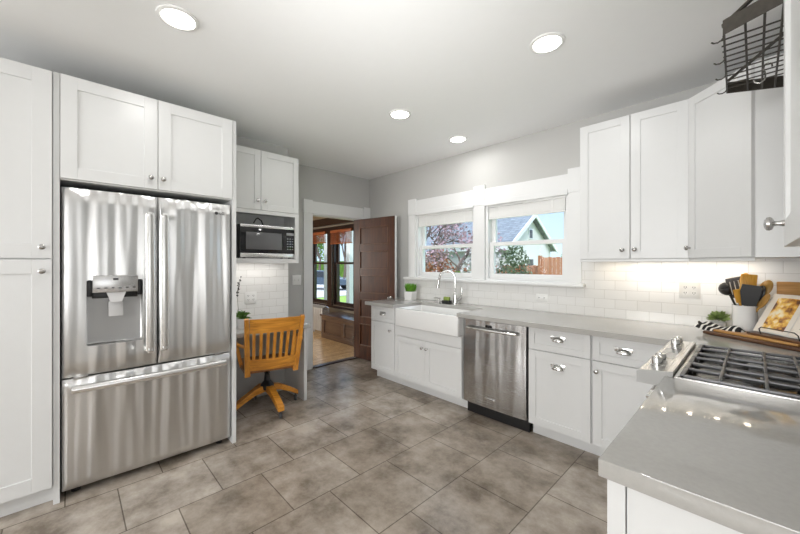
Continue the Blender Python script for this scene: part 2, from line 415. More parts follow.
# doorway wall
DY0, DY1, DZ = 2.263, 3.075, 2.02
b = MB().box(-4.13, XL, 1.5, DY0, -0.1, CE).box(-4.13, XL, DY1, W, -0.1, CE).box(-4.13, XL, DY0, DY1, DZ, CE)
struct(b.build('wall_left', M['wall'], smooth=False))
struct(MB().box(-4.13, XN, -4.3, 1.715, -0.1, CE).build('wall_alcove', M['wall'], smooth=False))
struct(MB().box(XR, XR + 0.12, 0.60, W, -0.1, CE).build('wall_right', M['wall'], smooth=False))
# the part of the room behind the camera
b = MB().box(XR + 0.12, 2.3, 0.60, 0.72, -0.1, CE)
struct(b.build('wall_front', M['rear'], smooth=False))
b = MB().box(2.18, 2.3, -4.3, 0.60, -0.1, 0.6).box(2.18, 2.3, -4.3, 0.60, 2.4, CE).box(2.18, 2.3, -4.3, -1.45, 0.6, 2.4).box(2.18, 2.3, 0.35, 0.60, 0.6, 2.4)
struct(b.build('wall_east', M['rear'], smooth=False))
b = MB().box(XN, 2.18, -4.3, -4.18, -0.1, 0.65).box(XN, 2.18, -4.3, -4.18, 2.35, CE).box(XN, -2.3, -4.3, -4.18, 0.65, 2.35).box(0.3, 2.18, -4.3, -4.18, 0.65, 2.35)
struct(b.build('wall_south', M['rear'], smooth=False))
b = MB().box(2.2, 2.26, -1.45, -0.62, 0.6, 2.4).box(2.2, 2.26, -0.48, 0.35, 0.6, 2.4)
struct(b.build('window_4', M['trim'], smooth=False))
struct(MB().box(-2.3, 0.3, -4.28, -4.23, 0.65, 2.35).build('window_5', M['trim'], smooth=False))

# tiled splashbacks
struct(MB().box(-3.26, XR, W - 0.008, W - 0.0005, 0.9, 1.17).box(-1.05, XR, W - 0.008, W - 0.0005, 1.17, 1.42).build('wall_tile', M['tile'], smooth=False))
struct(MB().box(XN + 0.0005, XN + 0.008, 0.912, 1.715, 0.70, 1.42).build('wall_nook_tile', M['tile_side'], smooth=False))

# doorway casing
xc0, xc1 = XL + 0.0005, XL + 0.022
b = MB().box(xc0, xc1, 2.143, DY0, 0, 2.03, 0.002).box(xc0, xc1 + 0.006, 2.139, 2.266, 2.02, 2.192, 0.002)
b.box(xc0, xc1, DY1, 3.222, 0, 2.03, 0.002).box(xc0, xc1 + 0.006, 3.098, 3.226, 2.02, 2.197, 0.002)
b.box(xc0, xc1, 2.266, 3.098, 2.02, 2.178, 0.002)
b.box(-4.135, XL, DY0 - 0.002, DY0 + 0.018, 0, DZ).box(-4.135, XL, DY1 - 0.018, DY1 + 0.002, 0, DZ).box(-4.135, XL, DY0, DY1, DZ - 0.015, DZ + 0.002)
struct(b.build('trim_1', M['trim'], smooth=False))
struct(MB().box(XL, XL + 0.014, 1.716, 2.142, 0.0, 0.13, 0.003).build('baseboard_left', M['trim'], smooth=False))
struct(MB().box(-4.06, -3.99, DY0 + 0.02, DY1 - 0.02, 0.0005, 0.012, 0.003).build('trim_2', M['mahog_x'], smooth=False))

# window casings, stool
yc0, yc1 = W - 0.022, W - 0.0005
b = MB()
b.box(-3.17, -3.05, yc0, yc1, 1.19, 2.03, 0.002).box(-2.155, -2.02, yc0, yc1, 1.19, 2.03, 0.002).box(-1.16, -1.05, yc0, yc1, 1.19, 2.03, 0.002)
b.box(-3.172, -3.03, yc0 - 0.006, yc1, 2.0, 2.205, 0.002).box(-2.158, -2.018, yc0 - 0.006, yc1, 2.0, 2.213, 0.002).box(-1.163, -0.97, yc0 - 0.006, yc1, 2.0, 2.213, 0.002)
b.box(-3.03, -2.158, yc0, yc1, 2.0, 2.182, 0.002).box(-2.018, -1.163, yc0, yc1, 2.0, 2.170, 0.002)
b.box(-3.03, -2.158, yc0 - 0.010, yc1, 1.985, 2.035, 0.003).box(-2.018, -1.163, yc0 - 0.010, yc1, 1.985, 2.035, 0.003)
b.box(-1.05, -0.97, yc0, yc1, 1.42, 2.03)
struct(b.build('trim_3', M['trim'], smooth=False))
struct(MB().box(-3.215, -1.02, W - 0.075, W + 0.03, 1.163, 1.192, 0.005).build('trim_4', M['trim']))

def window(name, x0, x1, y, z0, z1, fm, jm=0.03, mid=None, st=0.045, glass=True):
    """double-hung window: jamb frame, upper sash behind, lower sash in front, one pane each"""
    f = MB().box(x0, x0 + jm, y, y + 0.14, z0, z1).box(x1 - jm, x1, y, y + 0.14, z0, z1).box(x0 + jm, x1 - jm, y, y + 0.14, z1 - jm, z1).box(x0 + jm, x1 - jm, y, y + 0.16, z0, z0 + jm * 0.6)
    fr = struct(f.build(name, fm, smooth=False))
    mid = mid or (z0 + z1) / 2
    for nm, a, c, yy in (('upper_sash', mid - 0.02, z1 - jm - 0.001, y + 0.075), ('lower_sash', z0 + jm * 0.6 + 0.001, mid + 0.02, y + 0.035)):
        l, r = x0 + jm + 0.001, x1 - jm - 0.001
        s = MB().box(l, l + st, yy, yy + 0.035, a, c, 0.002).box(r - st, r, yy, yy + 0.035, a, c, 0.002)
        s.box(l + st, r - st, yy, yy + 0.035, a, a + (0.04 if nm[0] == 'u' else 0.05), 0.002).box(l + st, r - st, yy, yy + 0.035, c - 0.04, c, 0.002)
        so = s.build(nm, fm, fr, smooth=False)
        MB().box(x0 + jm + st - 0.005, x1 - jm - st + 0.005, yy + 0.015, yy + 0.019, a + 0.03, c - 0.03).build('glass', M['glass'], so, smooth=False)
    return fr
w1 = window('window_1', -3.05, -2.155, W + 0.005, WZ0 + 0.005, WZ1, M['trim'], mid=1.575)
w2 = window('window_2', -2.02, -1.16, W + 0.005, WZ0 + 0.005, WZ1, M['trim'], mid=1.575)

def blind(x0, x1, label):
    t = thing('mini_blind', label, 'blind', ((x0 + x1) / 2, W + 0.022, 1.84), group='raised blinds in the sink windows')
    h = (x1 - x0) / 2 - 0.033
    MB().box(-h, h, -0.016, 0.016, 0.125, 0.158, 0.002).build('head_rail', M['plastic'], t)
    s = MB()
    for k in range(11): s.box(-h + 0.004, h - 0.004, -0.013, 0.013, 0.0185 + k * 0.0095, 0.0272 + k * 0.0095)
    s.build('slats', M['plastic'], t, smooth=False)
    MB().box(-h + 0.002, h - 0.002, -0.013, 0.013, 0.0, 0.017, 0.003).build('bottom_rail', M['plastic'], t)
    for q in (-0.7, 0, 0.7): MB().box(q * h - 0.008, q * h + 0.008, -0.0155, -0.0135, 0.0, 0.13).build('ladder_tape', M['plastic'], t, smooth=False)
    return t
blind(-3.05, -2.155, 'white mini blind drawn up in the window left of centre post')
blind(-2.02, -1.16, 'white mini blind drawn up in the window showing the gabled house')

# ------------------------------------------------------------------ cabinets
def knob(parent, x, y, z, sc=1.0):
    """mushroom knob pointing to local -y"""
    p = [(0.0075, 0.0), (0.0065, 0.004), (0.0048, 0.010), (0.0055, 0.015), (0.0135, 0.019), (0.0155, 0.023), (0.0145, 0.028), (0.009, 0.0315), (0.0, 0.0325)]
    return MB().lathe([(r * sc, h * sc) for r, h in p], 18, (x, y, z), '-y').build('knob', M['nickel'], parent)
def cup_pull(parent, x, y, z):
    """half-dome bin pull, open below"""
    def fn(u, v):
        a = PI * u; e = (PI / 2) * v
        return Vector((x - 0.046 * math.cos(a) * math.cos(e) , y - 0.026 * math.sin(a) * math.cos(e) - 0.0015, z - 0.016 + 0.036 * math.sin(e)))
    m = MB().grid(fn, 18, 8)
    m.box(x - 0.052, x + 0.052, y - 0.003, y, z - 0.002, z + 0.024, 0.001)
    o = m.build('cup_pull', M['chrome'], parent)
    sd = o.modifiers.new('solid', 'SOLIDIFY'); sd.thickness = 0.0018
    return o
def shaker(name, parent, x0, x1, z0, z1, y=0.0, rail=0.057, t=0.02, m=None):
    """panel door or drawer front whose face is at local y-t"""
    g = MB(); rw = min(rail, (z1 - z0) * 0.3, (x1 - x0) * 0.3)
    g.box(x0, x0 + rw, y - t, y, z0, z1, 0.0012).box(x1 - rw, x1, y - t, y, z0, z1, 0.0012)
    g.box(x0 + rw, x1 - rw, y - t, y, z0, z0 + rw, 0.0012).box(x0 + rw, x1 - rw, y - t, y, z1 - rw, z1, 0.0012)
    g.box(x0 + rw - 0.002, x1 - rw + 0.002, y - t + 0.008, y - 0.002, z0 + rw - 0.002, z1 - rw + 0.002)
    return g.build(name, m or M['white'], parent, smooth=False)
def cab(name, label, loc, rz, wdt, dep, z0, z1, toe=0.0, recess=0.075):
    """carcass: front plane at local y=0, z from z0 to z1; doors sit proud at negative y"""
    t = thing(name, label, 'cabinet', (loc[0], loc[1], 0), rz)
    MB().box(0, wdt, 0, dep, z0, z1, 0.001).build('carcass', M['white'], t, smooth=False)
    if toe: MB().box(0.0, wdt, recess, dep, 0.0005, z0 - 0.0005).build('toe_kick', M['white'], t, smooth=False)
    return t

YB = 2.625   # base carcass front plane; door faces at 2.605
# narrow base cabinet at the open door
c = cab('base_cabinet', 'narrow white base cabinet with one cup-pull drawer beside the open brown door', (-3.205, YB), 0, 0.415, 0.60, 0.105, 0.874, True)
d = shaker('drawer_front', c, 0.003, 0.412, 0.693, 0.866, rail=0.045); cup_pull(d, 0.207, -0.014, 0.785)
d = shaker('door', c, 0.003, 0.412, 0.112, 0.688); knob(d, 0.352, -0.02, 0.607)
# sink base
c = cab('sink_base_cabinet', 'white double-door base cabinet underneath the white apron sink', (-2.788, YB), 0, 0.908, 0.60, 0.105, 0.685, True)
MB().box(0, 0.04, 0, 0.6, 0.687, 0.874).build('stile', M['white'], c, smooth=False)
MB().box(0.902 , 0.908, 0, 0.6, 0.687, 0.874).build('stile', M['white'], c, smooth=False)
MB().box(0.003, 0.905, -0.02, 0, 0.576, 0.682, 0.001).build('rail', M['white'], c, smooth=False)
d = shaker('door', c, 0.003, 0.449, 0.112, 0.572); knob(d, 0.418, -0.02, 0.50)
d = shaker('door', c, 0.452, 0.905, 0.112, 0.572); knob(d, 0.483, -0.02, 0.50)
# two cabinets right of the dishwasher
c = cab('base_cabinet', 'white base cabinet with two cup pulls one above another right of the dishwasher', (-1.246, YB), 0, 0.458, 0.60, 0.105, 0.874, True)
d = shaker('drawer_front', c, 0.006, 0.452, 0.699, 0.866, rail=0.045); cup_pull(d, 0.229, -0.014, 0.798)
d = shaker('door', c, 0.006, 0.452, 0.112, 0.692); cup_pull(d, 0.229, -0.014, 0.590)
c = cab('base_cabinet', 'white base cabinet with cup-pull drawer above one knobbed door next to the range', (-0.787, YB), 0, 0.50, 0.60, 0.105, 0.874, True)
d = shaker('drawer_front', c, 0.006, 0.462, 0.699, 0.866, rail=0.045); cup_pull(d, 0.19, -0.014, 0.785)
d = shaker('door', c, 0.006, 0.462, 0.112, 0.692); knob(d, 0.034, -0.02, 0.625)
# end of the run under the near worktop
c = cab('base_cabinet', 'white base cabinet under the near end of the grey worktop', (-0.216, 1.695), -PI / 2, 0.79, 0.58, 0.105, 0.873, True)
d = shaker('door', c, 0.003, 0.394, 0.112, 0.866); knob(d, 0.36, -0.02, 0.78)
d = shaker('door', c, 0.397, 0.787, 0.112, 0.866); knob(d, 0.43, -0.02, 0.78)
MB().box(0.791, 0.806, 0.019, 0.58, 0.0005, 0.872, 0.001).build('end_panel', M['white'], c, smooth=False)
MB().box(0.791, 0.806, -0.02, 0.016, 0.0005, 0.872, 0.001).build('stile', M['white'], c, smooth=False)

# upper cabinets on the window wall
YU = 2.92
c = cab('wall_cabinet', 'white two-door wall cabinet hung right of the sink windows', (-0.962, YU), 0, 0.664, 0.309, 1.397, 2.44)
d = shaker('door', c, 0.003, 0.336, 1.400, 2.437); knob(d, 0.293, -0.02, 1.463)
d = shaker('door', c, 0.342, 0.660, 1.400, 2.437); knob(d, 0.368, -0.02, 1.465)
MB().box(0, 0.664, -0.018, 0.02, 1.378, 1.3965, 0.002).build('light_rail', M['white'], c, smooth=False)
# angled corner cabinet
t = thing('corner_wall_cabinet', 'white wall cabinet with angled door in the corner above the utensil crock', 'cabinet', (0, 0, 0))
pl = [(-0.297, 3.229), (-0.297, 2.925), (0.005, 2.623), (XR - 0.001, 2.623), (XR - 0.001, 3.229)]
MB().prism(pl, 'z', 1.397, 2.44).build('carcass', M['white'], t, smooth=False)
MB().prism([(-0.297, 2.91), (0.0, 2.613), (0.0, 2.64), (-0.28, 2.92)], 'z', 1.378, 1.3965).build('light_rail', M['white'], t, smooth=False)
dw = math.hypot(0.302, 0.302)
dd = shaker('door', t, 0.004, dw - 0.006, 1.400, 2.437); dd.location = (-0.297, 2.925, 0); dd.rotation_euler = (0, 0, R(-45))
knob(dd, 0.026, -0.02, 1.465)
# near cabinet at the right
c = cab('wall_cabinet', 'white wall cabinet at the right edge with a silver knob pointing left', (0.066, 1.19), -PI / 2, 0.62, 0.312, 1.40, 2.44)
d = shaker('door', c, 0.003, 0.617, 1.400, 2.437); knob(d, 0.042, -0.02, 1.452, 1.0)
MB().box(0.05, 0.57, 0.03, 0.08, 1.385, 1.3995, 0.002).build('light_rail', M['white'], c, smooth=False)

# left run: pantry, panels, cabinet over refrigerator
XF = -2.755
t = cab('pantry_cabinet', 'tall white pantry cabinet left of the refrigerator', (XF, -0.60), PI / 2, 0.528, 0.79, 0.105, 2.445, True, 0.055)
d = shaker('door', t, 0.003, 0.5255, 1.393, 2.442, rail=0.078); knob(d, 0.487, -0.02, 1.455)
d = shaker('door', t, 0.003, 0.5255, 0.108, 1.386, rail=0.078); knob(d, 0.487, -0.02, 1.322)
tag(MB().box(-3.548, XF + 0.006, -0.0705, -0.044, 0.0005, 2.448).build('filler_panel', M['white'], smooth=False), 'narrow white upright panel between the pantry and the refrigerator', 'panel')
tag(MB().box(-3.548, -2.747, 0.884, 0.911, 0.0005, 2.450).build('end_panel', M['white'], smooth=False), 'tall white end panel between the refrigerator and the desk', 'panel')
t = cab('wall_cabinet', 'wide white two-door cabinet mounted over the refrigerator', (XF, -0.043), PI / 2, 0.926, 0.79, 1.845, 2.447)
d = shaker('door', t, 0.002, 0.457, 1.853, 2.445, rail=0.07); knob(d, 0.42, -0.02, 1.923)
d = shaker('door', t, 0.462, 0.922, 1.853, 2.445, rail=0.07); knob(d, 0.487, -0.02, 1.921)
# cabinet with microwave shelf
t = thing('microwave_cabinet', 'small white two-door wall cabinet with open microwave shelf above the desk', 'cabinet', (-3.262, 0.9125, 0), PI / 2)
wd = 0.772
b = MB().box(0, wd, 0, 0.285, 1.86, 2.44).box(0, 0.018, 0, 0.285, 1.395, 1.86).box(wd - 0.018, wd, 0, 0.285, 1.395, 1.86).box(0.018, wd - 0.018, 0.275, 0.285, 1.395, 1.86)
b.build('carcass', M['white'], t, smooth=False)
MB().box(0, wd, 0, 0.284, 1.395, 1.415).build('shelf', M['white'], t, smooth=False)
b = MB().box(0, 0.04, -0.018, 0, 1.37, 1.87, 0.001).box(wd - 0.04, wd, -0.018, 0, 1.37, 1.87, 0.001).box(0.04, wd - 0.04, -0.018, 0, 1.835, 1.87, 0.001).box(0.04, wd - 0.04, -0.018, 0, 1.37, 1.415, 0.001)
b.build('face_frame', M['white'], t, smooth=False)
d = shaker('door', t, 0.003, 0.384, 1.873, 2.437); knob(d, 0.352, -0.02, 1.958)
d = shaker('door', t, 0.388, 0.769, 1.873, 2.437); knob(d, 0.42, -0.02, 1.958)

# ------------------------------------------------------------------ worktops
ZT = 0.915; CT = 0.034
b = MB()
poly = [(-3.235, 2.533), (-2.742, 2.533), (-2.742, 2.985), (-1.888, 2.985), (-1.888, 2.533), (-0.262, 2.533), (-0.262, 2.474), (XR - 0.001, 2.474), (XR - 0.001, W - 0.009), (-3.235, W - 0.009)]
b.prism(poly, 'z', ZT - CT - 0.004, ZT)
o = b.build('worktop', M['quartz'], smooth=False)
bv = o.modifiers.new('bevel', 'BEVEL'); bv.width = 0.0025; bv.segments = 2; bv.limit_method = 'ANGLE'
tag(o, 'long grey quartz worktop running under the windows around the sink', 'countertop')
o = MB().box(-0.250, XR - 0.001, 0.872, 1.708, ZT - 0.041, ZT, 0.0025).build('worktop', M['quartz'])
tag(o, 'grey quartz worktop end nearest the camera in front of the cooktop', 'countertop')

# apron sink
t = thing('apron_sink', 'white fireclay apron-front sink below the left window', 'sink', (-2.315, 2.56, 0.0))
sk = MB().box(-0.424, 0.424, 0.0, 0.423, 0.688, 0.882, 0.012, seg=3).build('basin', M['ceramic'], t)
cutter = MB().box(-0.395, 0.395, 0.032, 0.395, 0.715, 0.95, 0.02, seg=3).build('cutter', M['ceramic']); cutter.location = t.location
bpy.context.view_layer.update(); cut(sk, cutter)
MB().lathe([(0.045, 0.0), (0.045, 0.003), (0.03, 0.004), (0.03, 0.001), (0, 0.001)], 20, (0.0, 0.23, 0.7152)).build('drain', M['chrome'], t)

# faucet
t = thing('faucet', 'tall chrome gooseneck faucet behind the white sink', 'faucet', (-2.318, 3.09, ZT))
MB().lathe([(0.031, 0.0005), (0.031, 0.008), (0.024, 0.014), (0.021, 0.05), (0.020, 0.10), (0.015, 0.12), (0.0135, 0.13)], 20).build('base', M['chrome'], t)
pts = [(0, 0, 0.12), (0, 0, 0.27)]
for k in range(0, 11):
    a = PI * k / 11; pts.append((-0.092 * (1 - math.cos(a)) * 0.93, -0.092 * (1 - math.cos(a)) * 0.35, 0.28 + 0.092 * math.sin(a)))
pts.append((-0.182, -0.067, 0.24))
MB().tube(pts, 0.0125, 14).build('neck', M['chrome'], t)
MB().tube([(-0.181, -0.067, 0.262), (-0.186, -0.070, 0.215), (-0.19, -0.072, 0.175)], [0.0145, 0.017, 0.019], 16).build('spray_head', M['nickel'], t)
MB().tube([(0.018, 0, 0.045), (0.05, 0, 0.058), (0.078, 0, 0.075), (0.088, 0, 0.11), (0.09, 0, 0.19)], [0.017, 0.017, 0.013, 0.009, 0.007], 14).build('lever', M['chrome'], t)
# soap dispenser
t = thing('soap_dispenser', 'short dark chrome soap pump left of the faucet', 'soap dispenser', (-2.50, 3.03, ZT))
MB().lathe([(0.02, 0.0005), (0.02, 0.006), (0.013, 0.01), (0.012, 0.045), (0.016, 0.05), (0.016, 0.062), (0, 0.066)], 18).build('body', M['nickel'], t)
MB().tube([(0, 0, 0.057), (-0.03, -0.012, 0.062), (-0.06, -0.024, 0.056)], [0.006, 0.006, 0.005], 10).build('spout', M['nickel'], t)
# sponge caddy
t = thing('sponge_caddy', 'small dark caddy holding a green sponge beside the faucet', 'caddy', (-2.405, 3.05, ZT))
MB().box(-0.05, 0.05, -0.03, 0.03, 0.0005, 0.038, 0.004).build('tray', M['black'], t)
MB().box(-0.038, 0.038, -0.018, 0.018, 0.039, 0.078, 0.005).build('sponge', M['sponge'], t)

# dishwasher
t = thing('dishwasher', 'stainless steel dishwasher set between white base cabinets', 'dishwasher', (-1.868, 2.612, 0))
MB().box(0.004, 0.612, 0.032, 0.6, 0.105, 0.868).build('tub', M['black'], t, smooth=False)
def dwf(u, v):
    x = 0.007 + 0.598 * u; k = 2 * u - 1
    return Vector((x, -0.012 * (1 - k ** 4) - 0.006 * math.sin(PI * v), 0.115 + (0.862 - 0.115) * v))
g = MB().grid(dwf, 24, 10)
g.box(0.007, 0.605, 0.0, 0.03, 0.115, 0.862)
g.build('door', M['steel_dw'], t)
MB().box(0.01, 0.606, 0.055, 0.07, 0.0005, 0.103).build('toe_kick', M['black'], t, smooth=False)
MB().box(0.10 + 0.145, 0.10 + 0.205, -0.0215, -0.012, 0.812, 0.832, 0.001).build('display', M['black_gloss'], t)
hp = [(0.065, -0.014, 0.796), (0.075, -0.045, 0.796), (0.11, -0.055, 0.795)] + [(0.11 + 0.39 * k / 8, -0.055 - 0.006 * math.sin(PI * k / 8), 0.795) for k in range(1, 8)] + [(0.50, -0.055, 0.795), (0.535, -0.045, 0.796), (0.545, -0.014, 0.796)]
MB().tube(hp, 0.0125, 12).build('handle', M['steel_h'], t)
MB().box(0.235, 0.335, -0.020, -0.0165, 0.184, 0.204, 0.001).build('badge', M['steel_h'], t)
lettering('KitchenAid', 0.016, M['dark_grey'], t, (0.285, -0.0205, 0.194), (R(90), 0, 0))

# ------------------------------------------------------------------ refrigerator
t = thing('refrigerator', 'stainless steel french-door refrigerator with bottom freezer drawer', 'refrigerator', (-2.752, -0.036, 0), PI / 2)
FW = 0.912
MB().box(0.006, FW - 0.006, 0.085, 0.74, 0.05, 1.785, 0.004).build('cabinet_body', M['dark_grey'], t)
MB().box(0.02, FW - 0.02, 0.0735, 0.0845, 0.06, 1.77).build('gasket', M['black'], t, smooth=False)
def door_mesh(x0, x1, z0, z1, bulge, edge=0.014):
    def fn(u, v):
        k = 2 * u - 1; kv = 2 * v - 1
        e = (1 - abs(k) ** 60) * (1 - abs(kv) ** 160)
        return Vector((x0 + (x1 - x0) * u, 0.016 - 0.016 * max(e, 0) ** 0.5 - bulge * (1 - k * k), z0 + (z1 - z0) * v))
    g = MB().grid(fn, 40, 24)
    # close sides and back
    y1 = 0.072
    N = 40
    bm = g.bm; bm.verts.ensure_lookup_table()
    be = [e for e in bm.edges if e.is_boundary]
    r = bmesh.ops.extrude_edge_only(bm, edges=be)
    vs = [v for v in r['geom'] if isinstance(v, bmesh.types.BMVert)]
    for v in vs: v.co.y = y1
    be = [e for e in bm.edges if e.is_boundary]
    bmesh.ops.holes_fill(bm, edges=be, sides=0)
    return g
# left door with dispenser recess
dl = door_mesh(0.0, 0.453, 0.700, 1.806, 0.006).build('door', M['steel'], t)
cu = MB().box(0.104, 0.374, -0.05, 0.062, 0.872, 1.265, 0.012, seg=3).build('cutter', M['steel'], None)
cu.location = t.location; cu.rotation_euler = t.rotation_euler
bpy.context.view_layer.update(); cut(dl, cu)
for p in dl.data.polygons: p.use_smooth = True
dl.data.set_sharp_from_angle(angle=R(30))
MB().box(0.108, 0.370, 0.060, 0.066, 0.876, 1.262).build('dispenser_recess', mat('recess_grey', (0.40, 0.40, 0.40), 0.35, 0.5), dl, smooth=False)
MB().box(0.1305, 0.3475, -0.020, 0.045, 1.188, 1.292, 0.004).build('control_panel', mat('silver_panel', (0.60, 0.60, 0.60), 0.2, 0.8), dl)
for k in range(6): MB().box(0.15 + k * 0.034, 0.15 + k * 0.034 + 0.014, -0.0206, -0.0195, 1.212, 1.2185).build('control_mark', M['dark_grey'], dl, smooth=False)
MB().box(0.225, 0.25, -0.0206, -0.0195, 1.262, 1.275).build('display', M['dark_grey'], dl, smooth=False)
MB().box(0.106, 0.129, 0.0, 0.05, 1.165, 1.263, 0.004).box(0.349, 0.372, 0.0, 0.05, 1.165, 1.263, 0.004).box(0.129, 0.349, 0.02, 0.05, 1.152, 1.1875, 0.003).build('dispenser_hood', M['black'], dl)
MB().prism([(0.195, 1.187), (0.288, 1.187), (0.268, 1.128), (0.215, 1.128)], 'y', -0.006, 0.045).build('spout', mat('light_grey_plastic', (0.72, 0.72, 0.72), 0.3), dl, smooth=False)
b = MB().box(0.205, 0.278, 0.030, 0.036, 1.035, 1.13, 0.005)
b.build('paddle', mat('pale_grey_paddle', (0.66, 0.66, 0.66), 0.25), dl)
dr = door_mesh(0.459, FW, 0.700, 1.806, 0.006).build('door', M['steel'], t)
dz = door_mesh(0.0, FW, 0.048, 0.690, 0.008).build('freezer_drawer', M['steel'], t)
def vhandle(parent, x, tilt):
    n = 14; pts = []
    prof = [(0.0, 0.0)]
    m = MB()
    def fn(u, v):
        # v along height, u around a flattened section
        z = 0.80 + 0.885 * v
        bow = 0.042 + 0.012 * math.sin(PI * v)
        a = 2 * PI * u
        return Vector((x + 0.020 * math.cos(a) * (1 + 0.2 * math.cos(2 * a)), -bow - 0.008 * math.sin(a), z))
    m.grid(fn, 20, n)
    for z in (0.805, 1.68): m.box(x - 0.014, x + 0.014, -0.05, 0.004, z - 0.016, z + 0.016, 0.003)
    m.box(x - 0.013, x + 0.013, -0.047, -0.036, 0.798, 0.802); m.box(x - 0.013, x + 0.013, -0.047, -0.036, 1.683, 1.687)
    return m.build('handle', M['steel_h'], parent)
vhandle(dl, 0.408, 1); vhandle(dr, 0.486, -1)
def hfn(u, v):
    a = 2 * PI * u; x = 0.045 + 0.815 * v; bow = 0.046 + 0.014 * math.sin(PI * v)
    return Vector((x, -bow - 0.011 * math.sin(a), 0.636 + 0.017 * math.cos(a) * (1 + 0.2 * math.cos(2 * a))))
m = MB().grid(hfn, 20, 14)
for x in (0.052, 0.853): m.box(x - 0.014, x + 0.014, -0.05, 0.006, 0.620, 0.652, 0.004)
m.build('handle', M['steel_h'], dz)
for x in (0.05, 0.80): MB().box(x, x + 0.06, 0.0, 0.06, 0.691, 0.6995, 0.002).build('hinge', M['nickel'], t)
for x in (0.06, FW - 0.06):
    for y in (0.09, 0.66): MB().lathe([(0.022, 0.0005), (0.024, 0.03), (0.018, 0.052)], 14, (x, y, 0)).build('foot', M['black'], t)
lettering('LG', 0.028, M['dark_grey'], dr, (0.845, -0.0095, 1.735), (R(90), 0, 0))
MB().lathe([(0.0115, 0.0), (0.0115, 0.0012), (0.0, 0.0013)], 18, (0.808, -0.008, 1.735), '-y').build('logo', M['dark_grey'], dr)

# ------------------------------------------------------------------ microwave
t = thing('microwave', 'stainless microwave oven sitting in the white shelf above the desk', 'microwave', (-3.272, 1.118, 1.4155), PI / 2)
MW, MH = 0.548, 0.318
MB().box(0, MW, 0.012, 0.25, 0.012, MH, 0.005).build('case', M['black'], t)
MB().box(0.0, MW, -0.008, 0.012, 0.008, MH - 0.002, 0.003).build('door', M['black_gloss'], t)
MB().box(0.0, MW, -0.0115, -0.0065, MH - 0.026, MH - 0.002, 0.001).box(0.0, MW, -0.0115, -0.0065, 0.008, 0.048, 0.001).build('trim_band', M['steel_h'], t)
MB().box(0.05, 0.395, -0.0095, -0.0075, 0.085, MH - 0.07, 0.0005).build('door_window', mat('oven_window', (0.14, 0.14, 0.145), 0.12), t)
b = MB().box(0.445, 0.525, -0.0095, -0.0075, MH - 0.085, MH - 0.06)
for r in range(5):
    for k in range(3): b.box(0.45 + k * 0.026, 0.465 + k * 0.026, -0.0095, -0.0075, 0.09 + r * 0.026, 0.099 + r * 0.026)
b.build('keypad', mat('grey_key', (0.30, 0.31, 0.32), 0.4), t, smooth=False)
for x in (0.05, MW - 0.05):
    for y in (0.04, 0.22): MB().lathe([(0.014, 0.0003), (0.014, 0.013)], 12, (x, y, 0)).build('foot', M['rubber'], t)
tag(MB().tube([(-3.535, 1.34, 1.78), (-3.45, 1.335, 1.815), (-3.40, 1.33, 1.815), (-3.36, 1.35, 1.785), (-3.345, 1.36, 1.7355)], 0.006, 8).build('power_cord', M['black']), 'black cord looping down behind the microwave', 'cord')

# ------------------------------------------------------------------ desk nook
t = thing('desk', 'built-in desk with grey top and white end panel beside doorway', 'desk', (0, 0, 0))
MB().box(XN + 0.009, -3.09, 0.9125, 1.735, 0.722, 0.76, 0.002).build('desk_top', M['quartz'], t)
MB().box(XN + 0.002, -3.112, 1.675, 1.705, 0.0005, 0.7215).build('end_panel', M['white'], t, smooth=False)
MB().box(XN + 0.002, XN + 0.012, 0.9125, 1.674, 0.0005, 0.7215).build('back_panel', mat('pale_grey_paint', (0.55, 0.55, 0.54), 0.5), t, smooth=False)
# wall plates
def plate(name, label, cat, loc, rz, wd, ht, kind):
    p = thing(name, label, cat, loc, rz)
    MB().box(-wd / 2, wd / 2, -0.006, -0.0005, -ht / 2, ht / 2, 0.002).build('plate', M['plastic'], p)
    n = 2
    for k in range(n):
        cx = (k - 0.5) * wd * 0.42 if wd > 0.09 else 0
        if kind == 'outlet_h':
            MB().box(cx * 1.0 - 0.014, cx + 0.014, -0.0078, -0.0058, -0.016, 0.016, 0.001).build('receptacle', M['plastic'], p)
            MB().box(cx - 0.006, cx - 0.003, -0.0083, -0.0076, -0.002, 0.008).box(cx + 0.003, cx + 0.006, -0.0083, -0.0076, -0.002, 0.008).build('slot', M['black'], p, smooth=False)
            continue
        if kind == 'switch':
            MB().box(cx - 0.005, cx + 0.005, -0.014, -0.0058, -0.010, 0.012, 0.001).build('toggle', M['plastic'], p)
        else:
            for sz in (-0.02, 0.02):
                MB().lathe([(0.0165, 0.0), (0.0165, 0.0022), (0, 0.0024)], 18, (cx, -0.0058, sz), '-y').build('receptacle', M['plastic'], p)
                MB().box(cx - 0.0075, cx - 0.0045, -0.0092, -0.0078, sz - 0.003, sz + 0.007).box(cx + 0.0045, cx + 0.0075, -0.0092, -0.0078, sz - 0.003, sz + 0.007).box(cx - 0.0018, cx + 0.0018, -0.0092, -0.0078, sz - 0.010, sz - 0.006).build('slot', M['black'], p, smooth=False)
    return p
plate('light_switch', 'white double light switch plate beside the doorway casing', 'light switch', (XL, 2.053, 1.16), PI / 2, 0.118, 0.125, 'switch')
plate('wall_outlet', 'white double outlet plate on the tile above the desk', 'outlet', (XN + 0.008, 1.313, 1.022), PI / 2, 0.118, 0.12, 'outlet')
plate('wall_outlet', 'white four-socket outlet plate on the tile left of the small plant', 'outlet', (-0.327, W - 0.008, 1.172), 0, 0.115, 0.115, 'outlet')
plate('wall_outlet', 'small sideways outlet plate on the tile under the window sill', 'outlet', (-1.402, W - 0.008, 1.04), 0, 0.115, 0.07, 'outlet_h')

